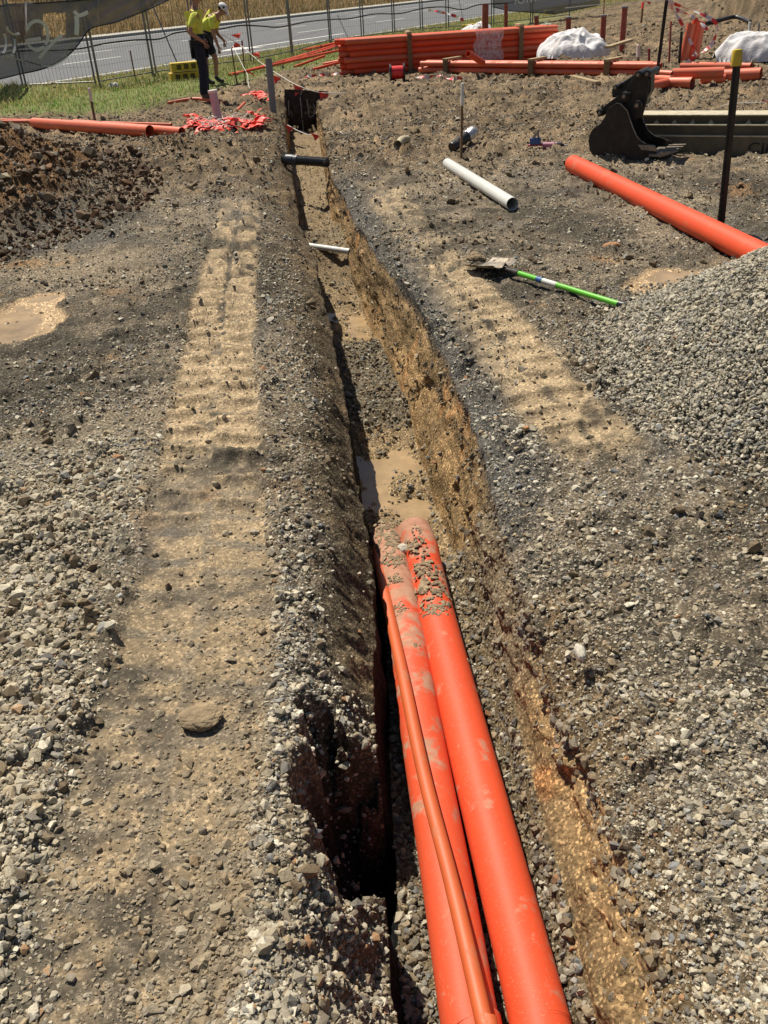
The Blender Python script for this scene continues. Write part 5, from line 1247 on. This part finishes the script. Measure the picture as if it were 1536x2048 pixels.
blades('grass', 36000, s_verge, .05, .20, .018, [(.34, .33, .12), (.42, .37, .17), (.24, .28, .08), (.46, .38, .18)])
def s_bank(n):
    s = RNG.uniform(-5, 120, n)**1.0; nn = 16.4+RNG.uniform(0, 1, n)**1.3*26; x = RA[0]+RD[0]*s+RN[0]*nn; y = RA[1]+RD[1]*s+RN[1]*nn; k = (x > -60) & (y > 20); return x[k], y[k], .7+.7*(fbm(x[k], y[k], .25, 3, 605)*.5+.5)
blades('dry_grass', 110000, s_bank, .30, .75, .035, [(.38, .28, .16), (.32, .22, .11), (.24, .18, .09), (.46, .36, .22), (.17, .17, .07), (.30, .20, .10), (.17, .12, .06)], .35)

# trees beyond the road
LEAF = mat('dark_leaves', (.035, .055, .018), .6, .5, 6); BARK = mat('bark', (.10, .075, .05), .9, .3, 8)
def tree(px_, py_, Y, hgt, wid, label, seed):
    x_, _, _ = PY(px_, py_, Y); zb = gz(x_, Y); rg = random.Random(seed); t = thing('tree', (x_, Y, zb), label, 'tree', 'dark trees beyond the road')
    mb = MB(); top = Vector((x_, Y, zb+hgt*.7)); b0 = Vector((x_, Y, zb-.3)); mb.tube(bez([b0, b0.lerp(top, .5)+Vector((rg.uniform(-.3, .3), 0, 0)), top], 8), [.22-.02*i for i in range(9)][:len(bez([b0, b0.lerp(top, .5), top], 8))], 8)
    for k in range(7):
        z_ = zb+hgt*(.2+.07*k); a = rg.uniform(0, 6.28); mb.tube([Vector((x_, Y, z_)), Vector((x_+math.cos(a)*wid*.4, Y+math.sin(a)*wid*.4, z_+hgt*.15))], [.08, .03], 6)
    mb.build('trunk', BARK, t, smooth=True)
    n = 5200; cl = [(rg.uniform(-1, 1)*wid*.42, rg.uniform(-1, 1)*wid*.42, hgt*rg.uniform(.15, .95), rg.uniform(.18, .34)*wid) for _ in range(16)]
    ci = RNG.integers(0, len(cl), n); cl = np.array(cl)[ci]; v = RNG.normal(0, 1, (n, 3)); v /= np.linalg.norm(v, axis=1)[:, None]; rad = cl[:, 3:4]*RNG.uniform(.45, 1.05, (n, 1))
    c = cl[:, :3]+v*rad*np.array([1, 1, .75]); c[:, 2] = np.maximum(c[:, 2], .05); s_ = RNG.uniform(.12, .28, (n, 1)); e1 = RNG.normal(0, 1, (n, 3)); e1 /= np.linalg.norm(e1, axis=1)[:, None]; e2 = np.cross(e1, RNG.normal(0, 1, (n, 3))); e2 /= np.linalg.norm(e2, axis=1)[:, None]
    V_ = np.stack([c-e1*s_, c-e2*s_*.5, c+e1*s_, c+e2*s_*.5], 1).reshape(-1, 3); me = raw_mesh('crown', V_, [np.arange(4*n).reshape(n, 4)]); link('crown', me, LEAF, t)
for k, (px_, Y, h_, wd_, lab) in enumerate([(60, 62, 6, 7, 'dark tree seen through the torn banner at the far left'), (120, 66, 6, 6, 'dark tree behind the hole in the left banner'), (335, 72, 7, 8, 'dark tree at the top edge left of the standing worker'), (215, 70, 6, 7, 'dark tree between the left banner and the first fence joint'), (430, 76, 7, 8, "dark tree behind the workers' heads at the top edge")]):
    tree(px_, 40, Y, h_, wd_, lab, 50+k)

# ------------------------------------------------------------------ people
def skin(name, J, E, root, m, parent, sub=2, loc=(0, 0, 0), rot=0):
    names = list(J); idx = {n: i for i, n in enumerate(names)}
    me = bpy.data.meshes.new(name); me.from_pydata([J[n][0] for n in names], [(idx[a], idx[b]) for a, b in E], [])
    ob = bpy.data.objects.new(name, me); COL.objects.link(ob)
    md = ob.modifiers.new('skin', 'SKIN'); md.use_smooth_shade = True; md.branch_smoothing = .4
    sv = me.skin_vertices[0].data
    for n in names:
        r_ = J[n][1]; r_ = r_ if hasattr(r_, '__len__') else (r_, r_); sv[idx[n]].radius = r_; sv[idx[n]].use_root = n in root
    s2 = ob.modifiers.new('sub', 'SUBSURF'); s2.levels = sub; s2.render_levels = sub
    bpy.context.view_layer.update(); dg = bpy.context.evaluated_depsgraph_get()
    me2 = bpy.data.meshes.new_from_object(ob.evaluated_get(dg)); bpy.data.objects.remove(ob); bpy.data.meshes.remove(me)
    me2.name = name; me2.transform(Matrix.Rotation(rot, 4, 'Z')); me2.materials.clear()
    for p_ in me2.polygons: p_.use_smooth = True
    return link(name, me2, m, parent)
def two_tone(name, zcut, top, bottom, ax=(0, 0, 1)):
    m, t_, b_, out = nodes(name); co = obco(t_); dt = N(t_, 'ShaderNodeVectorMath', operation='DOT_PRODUCT'); t_.links.new(co, dt.inputs[0]); dt.inputs[1].default_value = ax
    gt = N(t_, 'ShaderNodeMath', operation='GREATER_THAN'); t_.links.new(dt.outputs['Value'], gt.inputs[0]); gt.inputs[1].default_value = zcut
    c = mix(t_, gt.outputs[0], bottom, top); f = ramp(t_, noise(t_, co, 14, 4), [(.3, .8), (.7, 1.1)]); t_.links.new(mix(t_, 1., c, f, 'MULTIPLY'), b_.inputs['Base Color']); b_.inputs['Roughness'].default_value = .85
    bump(t_, b_, noise(t_, co, 9, 4), .6, .03); return m
def hand(J, E, wrist, w_, d, n, s=1, curl=.5):
    """palm and five separate fingers; d points along the hand, n across towards the thumb"""
    w_ = Vector(w_); d = Vector(d).normalized(); n = Vector(n); n = (n-d*n.dot(d)).normalized(); pn = d.cross(n)
    J[wrist+'p'] = (w_+d*.045*s, (.036*s, .020*s)); J[wrist+'k'] = (w_+d*.085*s, (.038*s, .016*s)); E += [(wrist, wrist+'p'), (wrist+'p', wrist+'k')]
    for i, (off, ln) in enumerate(((.030, .070), (.010, .078), (-.010, .073), (-.030, .058))):
        k0 = w_+d*.092*s+n*off*s; c = curl
        k1 = k0+(d*math.cos(c*.5)+pn*math.sin(c*.5))*ln*.45*s; k2 = k1+(d*math.cos(c*1.4)+pn*math.sin(c*1.4))*ln*.35*s; k3 = k2+(d*math.cos(c*2)+pn*math.sin(c*2))*ln*.22*s
        nm = f'{wrist}f{i}'
        for j, kk in enumerate((k0, k1, k2, k3)): J[f'{nm}{j}'] = (kk, (.0095-.0008*j)*s)
        E += [(wrist+'k', nm+'0'), (nm+'0', nm+'1'), (nm+'1', nm+'2'), (nm+'2', nm+'3')]
    nm = wrist+'t'; J[nm+'0'] = (w_+d*.03*s+n*.035*s, .012*s); J[nm+'1'] = (w_+d*.06*s+n*.058*s+pn*.012*s, .0105*s); J[nm+'2'] = (w_+d*.085*s+n*.062*s+pn*.024*s, .009*s)
    E += [(wrist+'p', nm+'0'), (nm+'0', nm+'1'), (nm+'1', nm+'2')]
def head(J, E, neck, nk, up_, fwd):
    """skull, jaw, nose and ears on the neck point"""
    nk = Vector(nk); up_ = Vector(up_).normalized(); fwd = Vector(fwd); fwd = (fwd-up_*fwd.dot(up_)).normalized(); sd_ = up_.cross(fwd)
    J['jaw'] = (nk+up_*.075+fwd*.028, (.058, .062)); J['face'] = (nk+up_*.13+fwd*.022, (.072, .085)); J['crown'] = (nk+up_*.185+fwd*.0, (.072, .085)); J['crown2'] = (nk+up_*.215-fwd*.005, (.05, .06))
    E += [(neck, 'jaw'), ('jaw', 'face'), ('face', 'crown'), ('crown', 'crown2')]
    return nk, up_, fwd, sd_
def face_bits(t, nk, up_, fwd, sd_, rot, m):
    Rz = Matrix.Rotation(rot, 4, 'Z'); W = lambda v: t.location+Rz@Vector(v)
    def blob(name, c, sx_, sy_, sz_, mm, parent):
        mb = MB(); nu, nv = 10, 8; vs = []
        for i in range(nv+1):
            for j in range(nu):
                th = math.pi*i/nv; ph = 2*math.pi*j/nu; vs.append(W(Vector(c)+sd_*sx_*math.sin(th)*math.cos(ph)+fwd*sy_*math.sin(th)*math.sin(ph)+up_*sz_*math.cos(th)))
        mb.add(vs, [(i*nu+j, i*nu+(j+1) % nu, (i+1)*nu+(j+1) % nu, (i+1)*nu+j) for i in range(nv) for j in range(nu)]); return mb.build(name, mm, parent, smooth=True)
    blob('nose', nk+up_*.115+fwd*.108, .014, .020, .022, m, t)
    for s in (-1, 1):
        blob('ear', nk+up_*.12+sd_*.076*s+fwd*.0, .010, .018, .030, m, t); blob('eye', nk+up_*.140+sd_*.030*s+fwd*.094, .012, .008, .008, mat('dark_eye', (.02, .015, .012), .3), t)
    blob('mouth', nk+up_*.080+fwd*.092, .026, .006, .006, mat('lips', (.28, .10, .08), .6), t)
    return blob, W
YEL = (.72, .74, .10); NV = (.012, .016, .03)
# standing worker (faces right, away from the camera)
base_ = g(412, 195); rot = R(12)
t = thing('person', base_, 'worker standing with hands on hips in a yellow and navy work shirt and dark trousers', 'person')
J = {}; E = []
J['pel'] = (Vector((0, 0, .95)), (.13, .15)); J['ab'] = (Vector((.0, 0, 1.10)), (.12, .145)); J['ch'] = (Vector((.0, 0, 1.30)), (.125, .165)); J['sh'] = (Vector((-.01, 0, 1.43)), (.09, .12)); J['nk'] = (Vector((.025, 0, 1.53)), .055)
E += [('pel', 'ab'), ('ab', 'ch'), ('ch', 'sh'), ('sh', 'nk')]
for s, tg in ((1, 'l'), (-1, 'r')):
    J['s'+tg] = (Vector((-.01, .19*s, 1.41)), .058); J['e'+tg] = (Vector((-.14, .30*s, 1.14)), .044); J['w'+tg] = (Vector((.06, .22*s, .99)), .030)
    E += [('sh', 's'+tg), ('s'+tg, 'e'+tg), ('e'+tg, 'w'+tg)]; hand(J, E, 'w'+tg, J['w'+tg][0], (.5, -.35*s, -.6), (.8, 0, .5))
    J['h'+tg] = (Vector((.0, .10*s, .88)), .090); J['k'+tg] = (Vector((.03+.02*s, .11*s, .50)), .060); J['a'+tg] = (Vector((-.02+.03*s, .12*s, .09)), .042); J['t'+tg] = (Vector((.13+.03*s, .13*s, .03)), .035)
    E += [('pel', 'h'+tg), ('h'+tg, 'k'+tg), ('k'+tg, 'a'+tg), ('a'+tg, 't'+tg)]
hd = head(J, E, 'nk', (.025, 0, 1.53), (.18, 0, 1), (1, 0, -.1))
skin('body', J, E, ['pel'], SKIN, t, 2, rot=rot)
blob, W = face_bits(t, *hd, rot, SKIN); nk, u_, f_, s_ = hd
blob('hair', nk+u_*.165-f_*.012, .088, .104, .085, HAIR, t)
pick = lambda names, gr, J=J: {n: (J[n][0], tuple(q_*gr for q_ in (J[n][1] if hasattr(J[n][1], '__len__') else (J[n][1],)*2))) for n in names}
S = pick(['pel', 'ab', 'ch', 'sh', 'sl', 'sr'], 1.12); S['nk0'] = (Vector((.01, 0, 1.49)), .072); S['sh'] = (S['sh'][0], (.105, .135))
for tg in 'lr': S['m'+tg] = (J['s'+tg][0].lerp(J['e'+tg][0], .85), .066); S['s'+tg] = (S['s'+tg][0], .078)
S['pel'] = (Vector((0, 0, .93)), (.15, .17))
skin('work_shirt', S, [('pel', 'ab'), ('ab', 'ch'), ('ch', 'sh'), ('sh', 'nk0'), ('sh', 'sl'), ('sh', 'sr'), ('sl', 'ml'), ('sr', 'mr')], ['ch'], two_tone('hivis_shirt', 1.10, YEL, NV), t, 2, rot=rot)
T_ = pick(['pel', 'hl', 'hr', 'kl', 'kr', 'al', 'ar'], 1.0); T_['pel'] = (Vector((0, 0, .93)), (.155, .165))
for tg in 'lr': T_['h'+tg] = (J['h'+tg][0], .112); T_['k'+tg] = (J['k'+tg][0], .085); T_['a'+tg] = (J['a'+tg][0]+Vector((0, 0, -.0)), .075)
skin('trousers', T_, [('pel', 'hl'), ('pel', 'hr'), ('hl', 'kl'), ('hr', 'kr'), ('kl', 'al'), ('kr', 'ar')], ['pel'], NAVY, t, 2, rot=rot)
for tg in 'lr':
    B_ = {'a': (J['a'+tg][0]+Vector((0, 0, .04)), .056), 'b': (J['a'+tg][0]+Vector((0, 0, -.03)), .060), 'c': (J['t'+tg][0]+Vector((.02, 0, .005)), (.052, .042))}
    skin('boot', B_, [('a', 'b'), ('b', 'c')], ['b'], BOOT, t, 2, rot=rot)
t.scale = (.96, .96, .96)
# stooping worker
base_ = g(432, 168); rot = R(-8)
t = thing('person', base_, 'worker in white cap, yellow shirt and navy shorts stooping with one arm hanging', 'person')
J = {}; E = []
J['pel'] = (Vector((-.12, 0, .93)), (.13, .15)); J['ab'] = (Vector((-.07, 0, 1.06)), (.12, .14)); J['ch'] = (Vector((.05, 0, 1.22)), (.125, .165)); J['sh'] = (Vector((.16, 0, 1.30)), (.09, .12)); J['nk'] = (Vector((.26, 0, 1.33)), .055)
E += [('pel', 'ab'), ('ab', 'ch'), ('ch', 'sh'), ('sh', 'nk')]
for s, tg in ((1, 'l'), (-1, 'r')):
    J['s'+tg] = (Vector((.15, .19*s, 1.27)), .058)
    J['e'+tg] = (Vector((.16 if s < 0 else .10, .23*s, .98)), .043); J['w'+tg] = (Vector((.22 if s < 0 else .24, .21*s, .74 if s < 0 else .84)), .030)
    E += [('sh', 's'+tg), ('s'+tg, 'e'+tg), ('e'+tg, 'w'+tg)]; hand(J, E, 'w'+tg, J['w'+tg][0], (.12, 0, -1), (1, 0, .1), curl=.7)
    J['h'+tg] = (Vector((-.12, .10*s, .86)), .095); J['k'+tg] = (Vector((-.04+.08*s, .11*s, .49)), .062); J['a'+tg] = (Vector((-.08+.07*s, .12*s, .09)), .042); J['t'+tg] = (Vector((.08+.07*s, .13*s, .03)), .035)
    E += [('pel', 'h'+tg), ('h'+tg, 'k'+tg), ('k'+tg, 'a'+tg), ('a'+tg, 't'+tg)]
hd = head(J, E, 'nk', (.26, 0, 1.33), (.75, 0, .75), (.75, 0, -.65))
skin('body', J, E, ['pel'], SKIN, t, 2, rot=rot)
blob, W = face_bits(t, *hd, rot, SKIN); nk, u_, f_, s_ = hd
blob('hair', nk+u_*.15-f_*.016, .084, .094, .075, HAIR, t)
cp = blob('cap', nk+u_*.185-f_*.004, .098, .112, .072, WHITEC, t)
mb = MB(); vs = []
for i in range(9):
    a = -1.1+2.2*i/8; vs += [W(nk+u_*.165+f_*.092*math.cos(a)*1.05+s_*.088*math.sin(a)), W(nk+u_*.150+f_*(.095+.085*math.cos(a*.9))+s_*.085*math.sin(a))]
n_ = len(vs); vs += [v-(Matrix.Rotation(rot, 4, 'Z')@u_)*.006 for v in vs]
mb.add(vs, [(2*i, 2*i+1, 2*i+3, 2*i+2) for i in range(8)]+[(n_+2*i, n_+2*i+2, n_+2*i+3, n_+2*i+1) for i in range(8)]+[(2*i+1, n_+2*i+1, n_+2*i+3, 2*i+3) for i in range(8)]); mb.build('brim', WHITEC, cp, smooth=True)
c0 = nk+u_*.20-s_*.092+f_*.02
mb = MB().lathe(W(c0), (Matrix.Rotation(rot, 4, 'Z')@(-s_)), [(-.02, .001), (-.019, .024), (.006, .022), (.007, .001)], 14); mb.build('badge', mat('black_paint', (.012, .012, .012)), cp)
S = {n: (J[n][0], tuple(q_*1.12 for q_ in (J[n][1] if hasattr(J[n][1], '__len__') else (J[n][1],)*2))) for n in ['ab', 'ch', 'sh', 'sl', 'sr']}; S['nk0'] = (Vector((.215, 0, 1.325)), .075); S['pel'] = (Vector((-.12, 0, .92)), (.15, .17))
for tg in 'lr': S['m'+tg] = (J['s'+tg][0].lerp(J['e'+tg][0], .75), .068); S['s'+tg] = (S['s'+tg][0], .078)
ca = Vector((.35, 0, 1)).normalized()
skin('work_shirt', S, [('pel', 'ab'), ('ab', 'ch'), ('ch', 'sh'), ('sh', 'nk0'), ('sh', 'sl'), ('sh', 'sr'), ('sl', 'ml'), ('sr', 'mr')], ['ch'], two_tone('hivis_shirt_stooping', .97, YEL, NV, ca), t, 2, rot=rot)
T_ = {'pel': (Vector((-.12, 0, .91)), (.155, .165))}
for tg in 'lr': T_['h'+tg] = (J['h'+tg][0], .118); T_['k'+tg] = (J['h'+tg][0].lerp(J['k'+tg][0], .85), .098)
skin('shorts', T_, [('pel', 'hl'), ('pel', 'hr'), ('hl', 'kl'), ('hr', 'kr')], ['pel'], NAVY, t, 2, rot=rot)
for tg in 'lr':
    B_ = {'a': (J['a'+tg][0]+Vector((0, 0, .06)), .054), 'b': (J['a'+tg][0]+Vector((0, 0, -.03)), .058), 'c': (J['t'+tg][0]+Vector((.02, 0, .005)), (.050, .040))}
    skin('boot', B_, [('a', 'b'), ('b', 'c')], ['b'], mat('dark_boots', (.03, .025, .022), .7), t, 2, rot=rot)
t.scale = (.93, .93, .93)
